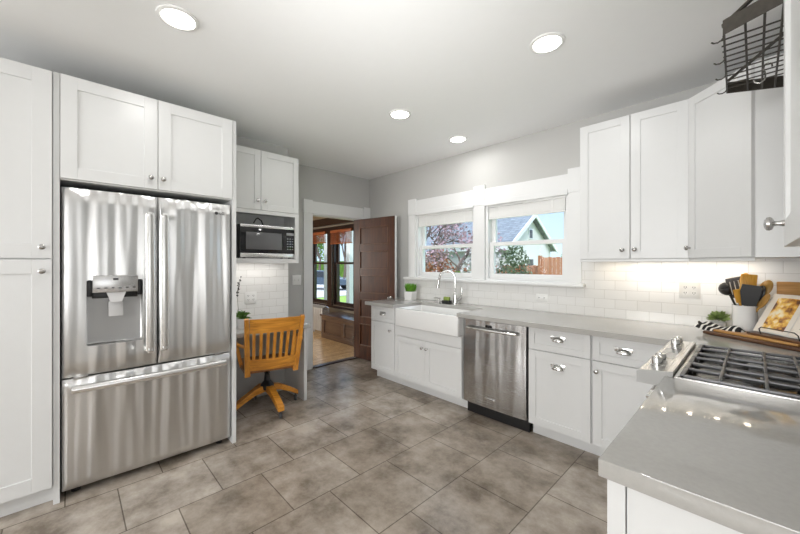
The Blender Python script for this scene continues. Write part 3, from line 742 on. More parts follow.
t = thing('light_strip', 'added unseen fill strip under the microwave shelf', 'lamp', (0, 0, 0))  # strip and its light are added, out of sight, to brighten the nook tile
MB().box(-3.40, -3.385, 1.0, 1.60, 1.3885, 1.3948).build('channel', M['plastic'], t, smooth=False)
MB().box(-3.398, -3.387, 1.01, 1.59, 1.387, 1.3884).build('diodes', M['nook_fill'], t, smooth=False)
light('nook_fill_light', 'AREA', (-3.3925, 1.30, 1.385), (0, 0, 0), 0.9, (1, 0.97, 0.93), shape='RECTANGLE', size=0.02, size_y=0.58)

# desk plant and vase with stems
def leaf_quad(m, p, d, L, wd, bend=0.0, n=3):
    d = Vector(d).normalized(); s = d.cross(Vector((random.uniform(-1, 1), random.uniform(-1, 1), 0.3))).normalized()
    prev = None
    for k in range(n + 1):
        q = k / n; ww = wd * (1 - abs(2 * q - 0.9) ** 2 * 0.85) / 2 if k < n else 0.0004
        c = Vector(p) + d * L * q + Vector((0, 0, -bend * L * q * q))
        a, bb = m.bm.verts.new(c - s * ww), m.bm.verts.new(c + s * ww)
        if prev: m.bm.faces.new((prev[0], prev[1], bb, a))
        prev = (a, bb)
t = thing('potted_plant', 'small leafy plant in white pot on the desk', 'plant', (-3.33, 1.15, 0.76))
MB().lathe([(0.035, 0.0005), (0.045, 0.09), (0.041, 0.092), (0.038, 0.08), (0, 0.08)], 20).build('pot', M['ceramic'], t)
m = MB()
for k in range(70):
    a = random.uniform(0, 2 * PI); e = random.uniform(0.25, 1.3)
    leaf_quad(m, (random.uniform(-.02, .02), random.uniform(-.02, .02), 0.08 + random.uniform(0, .05)), (math.cos(a) * math.cos(e), math.sin(a) * math.cos(e), math.sin(e)), random.uniform(.05, .10), .018, .3)
m.build('leaves', M['leaf2'], t)
t = thing('vase_of_stems', 'slim vase of bare stems with dark berries on the desk', 'vase', (-3.47, 1.175, 0.76))
MB().lathe([(0.024, 0.0005), (0.032, 0.03), (0.03, 0.09), (0.015, 0.14), (0.017, 0.16), (0.013, 0.16), (0.012, 0.14), (0, 0.13)], 18).build('vessel', M['ceramic'], t)
m = MB(); bb = MB()
for k in range(3):
    p0 = Vector((0, 0, 0.12)); p1 = Vector((0.01 + 0.03 * k, -0.02 - 0.01 * k, 0.30)); p2 = Vector((0.02 + 0.035 * k, -0.01, 0.42 + 0.03 * k))
    m.tube([p0, p1, p2], 0.0014, 6)
    for j in range(6):
        q = p1.lerp(p2, j / 5); bb.ball(q + Vector((random.uniform(-.008, .008), random.uniform(-.008, .008), 0)), 0.0065, seg=8, rings=6)
m.build('stems', M['bark'], t); bb.build('berries', M['black'], t)

# ------------------------------------------------------------------ swivel chair
t = thing('desk_chair', 'honey oak swivel desk chair with slatted back pushed to the desk', 'chair', (-3.19, 1.335, 0), R(-103.5))
# seat (forward is local -y)
def seatfn(u, v):
    x = (u - 0.5) * 0.47; y = -0.21 + 0.46 * v
    return Vector((x * (1 - 0.06 * v), y, 0.455 - 0.014 * (1 - (2 * u - 1) ** 2) * math.sin(PI * min(1, v * 1.1))))
m = MB().grid(seatfn, 16, 12)
se = m.build('seat', M['oak_dark'], t)
sd = se.modifiers.new('solid', 'SOLIDIFY'); sd.thickness = 0.032; sd.offset = -1
bl, br = [], []
def bp(x, z):  # back plane: leaning, curved towards the sitter at the middle
    k = (z - 0.43) / 0.48
    return Vector((x * (0.93 + 0.09 * k), 0.255 + 0.155 * k + 0.03 * (1 - (x / 0.23) ** 2) * 1.0 - 0.0, z))
for sx in (-1, 1):
    MB().bar(bp(sx * 0.215, 0.405), bp(sx * 0.22, 0.915), 0.045, 0.030, up=(0, 1, 0), w2=0.034).build('back_post', M['oak'], t, smooth=False)
def railfn(z0, z1, x=0.197, th=0.022):
    m = MB(); n = 12; rows = []
    for k in range(n + 1):
        xx = -x + 2 * x * k / n
        a, b2 = bp(xx, z0), bp(xx, z1); o = Vector((0, th / 2, 0))
        rows.append([m.bm.verts.new(q) for q in (a - o, b2 - o, b2 + o, a + o)])
    for r0, r1 in zip(rows, rows[1:]):
        for k in range(4): m.bm.faces.new((r0[k], r0[(k + 1) % 4], r1[(k + 1) % 4], r1[k]))
    m.bm.faces.new(rows[0]); m.bm.faces.new(list(reversed(rows[-1])))
    return m
railfn(0.79, 0.912, 0.199).build('crest_rail', M['oak_x'], t)
railfn(0.455, 0.555, 0.20).build('lower_rail', M['oak_x'], t)
for k in range(7):
    x = -0.165 + 0.33 * k / 6
    MB().bar(bp(x, 0.553), bp(x, 0.792), 0.024, 0.012, up=(0, 1, 0)).build('slat', M['oak'], t, smooth=False)
for sx in (-1, 1):
    MB().tube([bp(sx * 0.218, 0.66) + Vector((0, 0.0, 0)), (sx * 0.27, 0.18, 0.668), (sx * 0.285, 0.02, 0.672), (sx * 0.27, -0.03, 0.668)], [0.017, 0.020, 0.022, 0.016], 10).move(lambda c: Vector((c.x, c.y, 0.668 + (c.z - 0.668) * 0.6))).build('armrest', M['oak_x'], t)
    MB().bar((sx * 0.222, 0.02, 0.43), (sx * 0.272, 0.02, 0.662), 0.03, 0.022, up=(0, 1, 0)).build('arm_post', M['oak'], t, smooth=False)
MB().lathe([(0.10, 0.40), (0.10, 0.423)], 20).tube([(-0.13, 0, 0.415), (0.13, 0, 0.415)], 0.012, 8).tube([(0.02, 0.02, 0.385), (0.02, 0.17, 0.37)], 0.014, 10).build('tilt_mechanism', M['black'], t)
MB().lathe([(0.055, 0.19), (0.062, 0.225), (0.05, 0.245), (0.028, 0.27), (0.022, 0.33), (0.028, 0.36), (0.028, 0.40)], 18).build('column', M['black'], t)
for k in range(4):
    a = PI / 2 * k + R(13.5)
    dx, dy = math.cos(a), math.sin(a)
    pts = [(0.02, 0.205, 0.062), (0.12, 0.185, 0.056), (0.22, 0.135, 0.05), (0.302, 0.085, 0.042)]
    m = MB(); rows = []
    px, py = -dy, dx
    for r, z, h in pts:
        wv = 0.03
        rows.append([m.bm.verts.new((dx * r + px * sx * wv, dy * r + py * sx * wv, z + sz * h / 2)) for sx, sz in ((-1, -1), (1, -1), (1, 1), (-1, 1))])
    for r0, r1 in zip(rows, rows[1:]):
        for q in range(4): m.bm.faces.new((r0[q], r0[(q + 1) % 4], r1[(q + 1) % 4], r1[q]))
    m.bm.faces.new(rows[0]); m.bm.faces.new(list(reversed(rows[-1])))
    lg = m.build('leg', M['oak_x'], t, smooth=False)
    bv = lg.modifiers.new('bevel', 'BEVEL'); bv.width = 0.004; bv.segments = 2
    cx, cy = dx * 0.285, dy * 0.285
    m = MB().lathe([(0.021, -0.011), (0.0225, -0.007), (0.0225, 0.007), (0.021, 0.011)], 16, (cx + px * 0.0, cy, 0.0229), 'x')
    m.tube([(cx, cy, 0.024), (cx, cy, 0.07)], 0.006, 8).box(cx - 0.014, cx + 0.014, cy - 0.012, cy + 0.012, 0.044, 0.052)
    m.build('caster', M['dark_grey'], lg)

# ------------------------------------------------------------------ range
t = thing('gas_range', 'stainless gas range with chrome knobs and iron grates', 'range', (0, 0, 0))
RY0, RY1 = 1.711, 2.471
MB().box(-0.222, XR - 0.005, RY0, RY1, 0.06, 0.868, 0.003).build('oven_body', M['steel_range'], t)
MB().prism([(-0.345, 0.868), (-0.345, 0.912), (-0.335, 0.922), (-0.225, 0.934), (-0.225, 0.868)], 'y', RY0 + 0.002, RY1 - 0.002).build('control_panel', M['steel_range'], t, smooth=False)
for y in (RY0, RY1 - 0.0019): MB().prism([(-0.345, 0.868), (-0.345, 0.912), (-0.335, 0.922), (-0.225, 0.934), (-0.225, 0.868)], 'y', y, y + 0.0019).build('end_cap', M['cap_grey'], t, smooth=False)
MB().box(-0.30, -0.236, RY0 + 0.01, RY1 - 0.01, 0.20, 0.845, 0.006).build('oven_door', M['steel_range'], t)
MB().box(-0.29, -0.236, RY0 + 0.01, RY1 - 0.01, 0.065, 0.19, 0.006).build('warming_drawer', M['steel_range'], t)
MB().tube([(-0.29, RY0 + 0.09, 0.785), (-0.32, RY0 + 0.10, 0.785), (-0.32, RY1 - 0.10, 0.785), (-0.29, RY1 - 0.09, 0.785)], 0.012, 10).build('handle', M['steel_h'], t)
def pz(x): return 0.922 + (x + 0.335) / 0.11 * 0.012
MB().prism([(-0.318, pz(-0.318) + 0.001), (-0.255, pz(-0.255) + 0.001), (-0.255, pz(-0.255) - 0.003), (-0.318, pz(-0.318) - 0.003)], 'y', 1.965, 2.235).build('display', mat('grey_touch_glass', (0.42, 0.41, 0.39), 0.12, 0.4), t, smooth=False)
for y in (1.81, 1.885, 2.30, 2.375):
    m = MB().lathe([(0.024, 0.0), (0.024, 0.004), (0.0205, 0.006), (0.020, 0.034), (0.018, 0.038), (0.0, 0.039)], 24)
    m.box(-0.004, 0.004, -0.019, 0.019, 0.034, 0.042, 0.001)
    k = m.build('control_knob', M['chrome'], t); k.location = (-0.290, y, pz(-0.290) + 0.0005)
# cooktop
cx0, cx1, cy0, cy1 = -0.222, XR - 0.006, RY0, RY1
MB().box(cx0, cx1, cy0, cy0 + 0.012, 0.8685, 0.9175, 0.002).box(cx0, cx1, cy1 - 0.012, cy1, 0.8685, 0.9175, 0.002).box(cx0, cx0 + 0.012, cy0 + 0.012, cy1 - 0.012, 0.8685, 0.9174, 0.002).box(cx1 - 0.03, cx1, cy0 + 0.012, cy1 - 0.012, 0.8685, 0.9174, 0.002).build('cooktop_rim', M['steel_range'], t)
MB().box(cx0 + 0.0125, cx1 - 0.031, cy0 + 0.0125, cy1 - 0.0125, 0.8685, 0.878).build('burner_pan', mat('black_enamel', (0.018, 0.018, 0.018), 0.12), t, smooth=False)
for (x, y, r) in ((-0.06, 1.835, 0.06), (-0.07, 2.315, 0.05), (0.21, 1.865, 0.046), (0.21, 2.315, 0.046), (0.07, 2.09, 0.05)):
    bu = MB().lathe([(r * 1.1, 0.8783), (r * 1.1, 0.884), (r * 0.85, 0.886), (r * 0.85, 0.892)], 28, (x, y, 0)).build('burner', M['silver'], t)
    MB().lathe([(r, 0.8922), (r, 0.899), (r * 0.93, 0.901), (0, 0.9015)], 28, (x, y, 0)).build('burner_cap', M['iron'], bu)
gz0, gz1 = 0.918, 0.931
for gi, (y0, y1) in enumerate(((RY0 + 0.012, RY0 + 0.256), (RY0 + 0.259, RY0 + 0.501), (RY0 + 0.504, RY1 - 0.012))):
    m = MB(); x0, x1 = -0.206, XR - 0.04; ym = (y0 + y1) / 2
    for y in (y0 + 0.007, y1 - 0.007): m.box(x0 + 0.001, x1 - 0.001, y - 0.007, y + 0.007, gz0 - 0.004, gz1 - 0.003, 0.003)
    for x in (x0 + 0.008, x1 - 0.008): m.box(x - 0.008, x + 0.008, y0, y1, gz0 - 0.008, gz1 - 0.002, 0.003)
    m.box(x0 + 0.002, x1 - 0.002, ym - 0.005, ym + 0.005, gz0, gz1, 0.003)
    for x in (-0.09, 0.03, 0.125, 0.245): m.box(x - 0.005, x + 0.005, y0, y1, gz0, gz1 + 0.001, 0.003)
    for x in (x0 + 0.008, x1 - 0.008, 0.03):
        for y in (y0 + 0.008, y1 - 0.008): m.box(x - 0.007, x + 0.007, y - 0.0065, y + 0.0065, 0.8782, gz1 - 0.003, 0.002)
    m.build('grate', M['iron'], t)

# ------------------------------------------------------------------ things on the corner worktop
def turned(t): return t
# cutting boards
t = thing('cutting_board', 'dark wooden cutting board lying behind the cooktop', 'cutting board', (0.015, 2.855, ZT), R(-35))
MB().box(-0.245, 0.245, -0.085, 0.12, 0.0005, 0.019, 0.006).build('board', M['walnut'], t)
t = thing('cutting_board', 'lighter golden wooden board laid on the dark board', 'cutting board', (0.025, 2.862, ZT + 0.0195), R(-35))
MB().box(-0.215, 0.20, -0.06, 0.075, 0.0, 0.013, 0.005).build('board', M['maple'], t)
# oven mitt / folded cloth
t = thing('oven_mitt', 'black and white patterned oven mitt draped on the cutting boards', 'oven mitt', (-0.150, 2.985, ZT + 0.0205), R(-20))
def mf(u, v):
    x = (u - 0.5) * 0.24; y = (v - 0.5) * 0.12 * (1.1 - 0.45 * u)
    h = 0.030 + 0.012 * math.sin(u * 9) + 0.008 * math.cos(v * 7 + u * 4)
    e = (1 - abs(2 * u - 1) ** 6) * (1 - abs(2 * v - 1) ** 4)
    return Vector((x, y, max(0.0, h * e) + (0.018 if u < 0.2 else 0.0) * (1 - u / 0.2)))
m, n, bsd = new_mat('black_white_leaf_print')
tcn = n.nodes.new('ShaderNodeTexCoord'); wv = n.nodes.new('ShaderNodeTexWave'); wv.inputs['Scale'].default_value = 9; wv.inputs['Distortion'].default_value = 9; wv.inputs['Detail'].default_value = 1
rp = n.nodes.new('ShaderNodeValToRGB'); rp.color_ramp.interpolation = 'CONSTANT'; rp.color_ramp.elements[0].color = (0.015, 0.015, 0.018, 1); rp.color_ramp.elements[1].position = 0.72; rp.color_ramp.elements[1].color = (0.75, 0.75, 0.73, 1)
n.links.new(tcn.outputs['Object'], wv.inputs[0]); n.links.new(wv.outputs['Fac'], rp.inputs[0]); n.links.new(rp.outputs[0], bsd.inputs['Base Color']); bsd.inputs['Roughness'].default_value = 0.9
mo = MB().grid(mf, 26, 14); mo.build('cloth', m, t)
mm = MB()
mm.tube([(-0.095, 0.0, 0.020), (-0.115, 0.004, 0.034), (-0.120, 0.006, 0.044)], [0.012, 0.010, 0.005], 8).build('hanging_loop', M['cloth_black'], t)
# small plant
t = thing('succulent', 'small green succulent in white bowl left of the utensil crock', 'plant', (-0.172, 3.155, ZT))
MB().lathe([(0.028, 0.0005), (0.042, 0.055), (0.038, 0.056), (0.034, 0.048), (0, 0.048)], 20).build('bowl', M['ceramic'], t)
m = MB()
for k in range(120):
    a = random.uniform(0, 2 * PI); e = random.uniform(0.0, 1.4); d = Vector((math.cos(a) * math.cos(e), math.sin(a) * math.cos(e), math.sin(e)))
    leaf_quad(m, Vector((0, 0, 0.072)) + d * random.uniform(0.010, 0.030), d, random.uniform(.03, .05), .02, .1)
m.build('leaves', M['leaf3'], t)
# utensil crock
ck = thing('utensil_crock', 'white ceramic crock full of cooking utensils', 'crock', (-0.045, 3.075, ZT))
pr = [(0.05, 0.0005), (0.056, 0.006), (0.0575, 0.095), (0.0575, 0.178), (0.0585, 0.185), (0.0545, 0.185), (0.053, 0.178), (0.052, 0.012), (0, 0.010)]
m = MB().lathe(pr, 40)
def flute(c):
    r = math.hypot(c.x, c.y)
    if r > 0.055:
        a = math.atan2(c.y, c.x); f = 1 + 0.012 * math.cos(20 * a); return Vector((c.x * f, c.y * f, c.z))
    return c
m.move(flute).build('jar', M['ceramic'], ck)
# utensils: name, head kind, material, lean (x,y), height, label
def utensil(name, label, mt, top, foot, head, hm=None, ang=0):
    u = thing(name, label, 'utensil', (-0.045, 3.075, ZT + 0.013), 0, 'cooking utensils standing in the white crock')
    f, tp = Vector(foot), Vector(top); d = (tp - f).normalized()
    MB().tube([f, f.lerp(tp, .5), tp], [0.0055, 0.0055, 0.0065], 10).build('handle', mt, u)
    q = d.to_track_quat('Z', 'Y').to_matrix() @ Matrix.Rotation(ang, 3, 'Z')
    m = MB()
    if head == 'spoon': m.ball((0, 0, 0.034), 0.036, (0.66, 0.22, 1.05), 16, 10)
    elif head == 'spatula': m.box(-0.027, 0.027, -0.004, 0.004, -0.002, 0.085, 0.0035)
    elif head == 'stirrer': m.box(-0.013, 0.013, -0.003, 0.003, -0.002, 0.06, 0.0025)
    elif head == 'slotted':
        for k in range(4): m.box(-0.030 + k * 0.0163, -0.019 + k * 0.0163, -0.003, 0.003, 0.006, 0.075)
        m.box(-0.030, 0.030, -0.003, 0.003, 0.072, 0.088, 0.002).box(-0.026, 0.026, -0.003, 0.003, -0.006, 0.010, 0.002)
    elif head == 'ladle':
        m.grid(lambda a, b: Vector((0.031 * math.sin(b * PI / 2) * math.cos(2 * PI * a), -0.031 * math.cos(b * PI / 2), 0.028 + 0.031 * math.sin(b * PI / 2) * math.sin(2 * PI * a))), 18, 7)
    elif head == 'turner': m.prism([(-0.022, -0.004), (0.022, -0.004), (0.034, 0.06), (0.030, 0.092), (-0.030, 0.092), (-0.034, 0.06)], 'y', -0.003, 0.003)
    m.move(lambda c: tp + q @ (c * 1.4))
    h = m.build('head', hm or mt, u)
    if head == 'ladle':
        sd = h.modifiers.new('solid', 'SOLIDIFY'); sd.thickness = 0.002
    return u
yaw = R(40)
utensil('ladle', 'black ladle leaning furthest left in the white crock', M['black'], (-0.068, 0.018, 0.235), (0.015, -0.012, 0.01), 'ladle', None, yaw)
utensil('slotted_turner', 'black slotted turner behind the ladle in the crock', M['dark_grey'], (-0.032, 0.032, 0.225), (0.01, -0.015, 0.01), 'slotted', None, yaw + R(75))
utensil('wooden_spatula', 'yellow wooden spatula standing tallest in the crock', M['spoon'], (0.012, 0.006, 0.25), (-0.005, -0.02, 0.01), 'spatula', None, yaw)
utensil('wooden_spoon', 'yellow wooden spoon with round bowl behind the tall spatula', M['spoon'], (0.004, 0.036, 0.275), (0.0, 0.01, 0.01), 'spoon', None, yaw)
utensil('black_turner', 'black turner in front of the yellow spatula in the crock', M['black'], (0.018, -0.026, 0.175), (0.0, -0.008, 0.01), 'turner', None, yaw + R(85))
utensil('olive_spoon', 'olive brown wooden spoon leaning right in the crock', M['olive'], (0.075, 0.022, 0.24), (-0.01, -0.008, 0.01), 'spoon', None, yaw)
utensil('black_spoon', 'black spoon right of the black turner in the crock', M['black'], (0.052, 0.004, 0.205), (-0.012, 0.012, 0.01), 'spoon', None, yaw)
utensil('tan_spoon', 'tan wooden spoon low on the right rim of the crock', M['olive'], (0.062, -0.026, 0.165), (-0.016, 0.0, 0.01), 'spoon', None, yaw)
utensil('wooden_stirrer', 'narrow yellow wooden stirrer left of the black turner', M['spoon'], (-0.022, -0.012, 0.19), (0.012, 0.008, 0.01), 'stirrer', None, yaw + 0.9)
# standing boards against the wall
for k, (x, hh, mt, lb) in enumerate(((0.145, 0.335, 'maple', 'golden wooden board standing against the tile behind the cookbook'), (0.245, 0.33, 'walnut', 'dark walnut board standing against the tile at the right edge'))):
    o = MB().box(-0.05, 0.05, -0.011, 0.011, 0, hh, 0.006).build('wooden_board', M[mt]); o.location = (x, 3.175, ZT + 0.002); o.rotation_euler = (R(-6), 0, 0)
    tag(o, lb, 'cutting board')
# cookbook on stand
cs = thing('cookbook_stand', 'black wire cookbook stand with wooden base on the corner worktop', 'book stand', (0.118, 2.815, ZT + 0.0335), R(-46))
MB().box(-0.165, 0.165, -0.055, 0.05, 0.0, 0.012, 0.004).build('base', M['walnut'], cs)
MB().tube([(-0.10, -0.035, 0.011), (-0.10, -0.045, 0.04), (-0.085, -0.047, 0.052), (0.085, -0.047, 0.052), (0.10, -0.045, 0.04), (0.10, -0.035, 0.011)], 0.0028, 8).build('page_holder', M['black'], cs)
MB().bar((-0.08, 0.043, 0.01), (-0.08, 0.140, 0.18), 0.02, 0.006, up=(0, 1, 0)).bar((0.08, 0.043, 0.01), (0.08, 0.140, 0.18), 0.02, 0.006, up=(0, 1, 0)).build('back_rest', M['black'], cs, smooth=False)
bk = thing('cookbook', 'open cookbook with a photo of food leaning on the stand', 'book', (0.118, 2.815, ZT + 0.0465), R(-46))
tilt = R(-30)
def lean(c):
    e = Matrix.Rotation(tilt, 3, 'X'); return e @ c + Vector((0, 0.006, 0))
MB().box(-0.19, 0.19, -0.001, 0.002, 0, 0.255, 0.0008).move(lean).build('cover', M['cloth_white'], bk)
for sx in (-1, 1):
    def pg(u, v, sx=sx):
        return Vector((sx * (0.002 + 0.182 * u), -0.004 - 0.010 * math.sin(PI * min(1, u * 1.15)) * (1 - 0.5 * u), 0.003 + 0.248 * v))
    m = MB().grid(pg, 14, 2); m.move(lean).build('page', M['page'], bk)
def ph(u, v): 
    uu = 0.12 + 0.68 * u
    return Vector((-(0.002 + 0.182 * uu), -0.0046 - 0.010 * math.sin(PI * min(1, uu * 1.15)) * (1 - 0.5 * uu), 0.022 + 0.205 * v))
MB().grid(ph, 12, 2).move(lean).build('food_photo', M['food'], bk)
m = MB()
for k in range(14):
    z = 0.05 + k * 0.0125
    m.box(0.045, 0.15 - (k * 37 % 5) * 0.007, -0.0146, -0.0142, z, z + 0.003)
m.move(lean).build('text_lines', M['ink'], bk, smooth=False)

# under-cabinet LED strip
t = thing('light_strip', 'warm LED strip under the wall cabinets', 'lamp', (0, 0, 0))
MB().box(-0.90, 0.02, 3.10, 3.125, 1.389, 1.3965).build('channel', M['plastic'], t, smooth=False)
m = MB()
for k in range(30): m.box(-0.885 + k * 0.03, -0.879 + k * 0.03, 3.108, 3.117, 1.3865, 1.3889)
m.build('diodes', M['led'], t, smooth=False)
for x in (-0.80, -0.62, -0.44, -0.26, -0.08):
    light('led_glow', 'AREA', (x, 3.112, 1.384), (0, 0, 0), 0.19, (1, 0.86, 0.68), shape='DISK', size=0.03)

# grass pot on the worktop by the window
t = thing('grass_pot', 'white square pot of bright green grass left of the sink', 'plant', (-2.985, 3.06, ZT), R(8))
MB().prism([(-0.05, 0.0005), (0.05, 0.0005), (0.056, 0.105), (-0.056, 0.105)], 'y', -0.052, 0.052).build('pot', M['ceramic'], t, smooth=False)
MB().box(-0.048, 0.048, -0.046, 0.046, 0.100, 0.1065).build('soil', M['soil'], t, smooth=False)
m = MB()
for k in range(420):
    x, y = random.uniform(-.05, .05), random.uniform(-.046, .046)
    leaf_quad(m, (x, y, 0.104), (x * 6 + random.uniform(-.25, .25), y * 6 + random.uniform(-.25, .25), 1.4), random.uniform(.07, .125), .006, .12)
m.build('grass_blades', M['leaf'], t)

# ------------------------------------------------------------------ ceiling lamps
first = None
LP = [(-2.06, 0.40, 'recessed ceiling light nearest the refrigerator'), (-0.826, 1.966, 'recessed ceiling light over the floor near the corner cabinets'), (-2.077, 2.002, 'recessed ceiling light in the middle of the room'), (-2.085, 2.824, 'recessed ceiling light nearest the sink windows')]
for x, y, lb in LP:
    if first is None:
        first = t = thing('ceiling_light', lb, 'lamp', (x, y, CE), 0, 'recessed ceiling lights')
        MB().lathe([(0.095, -0.0005), (0.094, -0.006), (0.078, -0.010), (0.074, -0.006), (0.074, -0.0005)], 36).build('trim_ring', M['plastic'], t)
        MB().lathe([(0.0735, -0.0006), (0.0735, -0.0055), (0, -0.0056)], 36).build('lens', M['lamp'], t)
    else: dup(first, (x, y, CE), None, lb)
    light('ceiling_lamp', 'AREA', (x, y, CE - 0.014), (0, 0, 0), 3.2, (1, 0.995, 0.98), shape='DISK', size=0.14)

# ------------------------------------------------------------------ hanging rack over the range
t = thing('pot_rack', 'black iron wall rack with wire grid and hooks over the range', 'pot rack', (0, 0, 0))
RZ = 2.16
NL, FL = Vector((-0.075, 1.63, RZ)), Vector((-0.09, 2.20, RZ))
NRr, FR = Vector((0.37, 1.40, RZ)), Vector((0.37, 2.46, RZ))
def band(a, bq, h0=-0.005, h1=0.045, th=0.005):
    d = (bq - a).normalized(); s = Vector((-d.y, d.x, 0)) * th / 2; m = MB()
    vs = [m.bm.verts.new(p) for p in (a - s + Vector((0, 0, h0)), bq - s + Vector((0, 0, h0)), bq + s + Vector((0, 0, h0)), a + s + Vector((0, 0, h0)), a - s + Vector((0, 0, h1)), bq - s + Vector((0, 0, h1)), bq + s + Vector((0, 0, h1)), a + s + Vector((0, 0, h1)))]
    for f in ((0, 1, 2, 3), (4, 5, 6, 7), (0, 1, 5, 4), (1, 2, 6, 5), (2, 3, 7, 6), (3, 0, 4, 7)): m.bm.faces.new([vs[i] for i in f])
    return m
for a, bq in ((NL, NRr), (FL, FR), (NL, FL)): band(a, bq).build('rim', M['rack_iron'], t, smooth=False)
m = MB()
for k in range(1, 12):
    y = NL.y + (FL.y - NL.y) * k / 12
    m.tube([(-0.085, y, RZ), (0.375, y, RZ)], 0.0028, 6)
for x in (-0.022, 0.022, 0.062, 0.11, 0.16, 0.21, 0.26, 0.31): 
    q = (x + 0.08) / 0.45
    m.tube([(x, NL.y + (NRr.y - NL.y) * q, RZ - 0.004), (x, FL.y + (FR.y - FL.y) * q, RZ - 0.004)], 0.0034, 6)
m.build('wire_grid', M['rack_iron'], t)
for x, y in ((-0.08, 1.66), (-0.085, 2.17)): MB().bar((x, y, RZ + 0.04), (0.375, y, RZ + 0.40), 0.022, 0.006).build('stay', M['rack_iron'], t, smooth=False)
def hook(p, d, k=1.0):
    p = Vector(p); d = Vector(d).normalized()
    pr = [(0, 0.008), (0.0, 0.0), (0.006, -0.008), (0.018, -0.013), (0.032, -0.010), (0.040, -0.002)]
    return MB().tube([p + d * a * k + Vector((0, 0, b * k)) for a, b in pr], 0.0026, 8)
for y in (1.66, 1.84, 2.0, 2.17): hook((-0.0765 - 0.0145 * (y - 1.63) / 0.57, y, RZ), (-1, 0.15, 0), 0.8).build('hook', M['rack_iron'], t)
MB().tube([(0.03 + a, 2.02, RZ + b) for a, b in ((0.018, -0.010), (0.017, 0.004), (0.008, 0.011), (-0.002, 0.007), (-0.006, -0.008), (0.0, -0.035), (-0.003, -0.055), (-0.016, -0.063), (-0.030, -0.056), (-0.033, -0.044))], 0.003, 8).build('hook', M['nickel'], t)

# ------------------------------------------------------------------ brown panel door, swung open
t = thing('door_1', 'dark brown five-panel wooden door standing open', 'door', (-4.045, 2.965, 0.0), R(8.2)); t['kind'] = 'structure'
DW_, DH, DT = 0.765, 2.0, 0.036
m = MB()
rails = [(0.012, 0.20), (0.515, 0.605), (0.865, 0.955), (1.205, 1.295), (1.545, 1.635), (1.885, DH)]
m.box(0, 0.115, 0.001, DT, 0.012, DH, 0.002).box(DW_ - 0.115, DW_, 0.001, DT, 0.012, DH, 0.002)
for a, bq in rails: m.box(0.115, DW_ - 0.115, 0.001, DT, a, bq, 0.001)
m.build('frame', M['mahog'], t, smooth=False)
for (a, bq), (c2, d2) in zip(rails, rails[1:]):
    p = MB().box(0.11, DW_ - 0.11, 0.012, DT - 0.012, bq - 0.004, c2 + 0.004).build('panel', M['mahog'], t, smooth=False)
    f = MB()
    x0, x1 = 0.115, DW_ - 0.115
    f.box(x0, x0 + 0.014, -0.002, 0.014, bq, c2, 0.003).box(x1 - 0.014, x1, -0.002, 0.014, bq, c2, 0.003).box(x0 + 0.014, x1 - 0.014, -0.002, 0.014, bq, bq + 0.014, 0.003).box(x0 + 0.014, x1 - 0.014, -0.002, 0.014, c2 - 0.014, c2, 0.003)
    f.build('bead', M['mahog_edge'], p, smooth=False)
MB().box(DW_, DW_ + 0.002, 0.001, DT, 0.012, DH).build('edge', M['trim'], t, smooth=False, label='white painted edge')
MB().box(0.0, DW_, DT, DT + 0.002, 0.012, DH).build('back_face', M['trim'], t, smooth=False, label='white painted back')
kn = MB().lathe([(0.026, 0.0), (0.026, 0.006), (0.010, 0.01), (0.010, 0.03), (0.024, 0.036), (0.027, 0.048), (0.02, 0.06), (0, 0.063)], 20, (DW_ - 0.06, 0.001, 0.91), '-y').build('door_knob', M['nickel'], t)
for z in (0.22, 1.75): MB().tube([(-0.004, 0.0, z), (-0.004, 0.0, z + 0.09)], 0.006, 8).build('hinge', M['nickel'], t)
MB().tube([(0.08, -0.012, 0.03), (0.08, -0.05, 0.03)], 0.006, 8).build('door_stop', M['nickel'], t)

# ------------------------------------------------------------------ dining room beyond the doorway
YD = 3.86; ZD = 2.30
struct(MB().box(-9.2, -4.13, -0.2, YD + 0.15, -0.12, 0.0).build('floor', M['plank'], smooth=False), 'honey oak plank floor beyond the doorway')
struct(MB().box(-9.2, -4.13, -0.2, YD + 0.15, ZD, ZD + 0.12).build('ceiling', M['beige'], smooth=False))
WX = [(-6.90, -6.165), (-5.985, -5.25)]
DB, DTp = 0.53, 2.10
b = MB().box(-9.2, -4.13, YD, YD + 0.15, -0.1, DB).box(-9.2, -4.13, YD, YD + 0.15, DTp, ZD)
for x0, x1 in ((-9.2, -6.90), (-6.165, -5.985), (-5.25, -4.13)): b.box(x0, x1, YD, YD + 0.15, DB, DTp)
struct(b.build('wall_dining', M['dining_wall'], smooth=False))
struct(MB().box(-9.3, -9.2, -0.2, YD + 0.15, -0.1, ZD + 0.1).box(-9.2, -4.13, -0.3, -0.2, -0.1, ZD + 0.1).build('wall_dining_side', M['dining_wall'], smooth=False))
struct(MB().box(-4.2, -4.13, 3.4, YD + 0.15, -0.1, ZD + 0.2).build('wall_dining_end', M['dining_wall'], smooth=False))
b = MB()
for x0, x1 in ((-7.05, -6.90), (-6.165, -5.985), (-5.25, -5.10)): b.box(x0, x1, YD - 0.025, YD - 0.0005, DB - 0.02, 2.12, 0.003)
b.box(-7.1, -5.05, YD - 0.03, YD - 0.0005, 1.99, 2.12, 0.003).box(-9.1, -4.21, YD - 0.10, YD - 0.0005, 2.15, ZD - 0.0005, 0.003)
b.box(-7.1, -5.05, YD - 0.06, YD - 0.0005, DB - 0.045, DB - 0.005, 0.003)
struct(b.build('trim_5', M['mahog_x'], smooth=False))
struct(MB().box(-8.9, -4.3, 2.75, 2.95, 2.17, ZD - 0.0005).build('trim_6', M['mahog_x'], smooth=False))
window('window_6', WX[0][0], WX[0][1], YD + 0.01, DB, DTp, M['mahog_x'], mid=1.38, st=0.05)
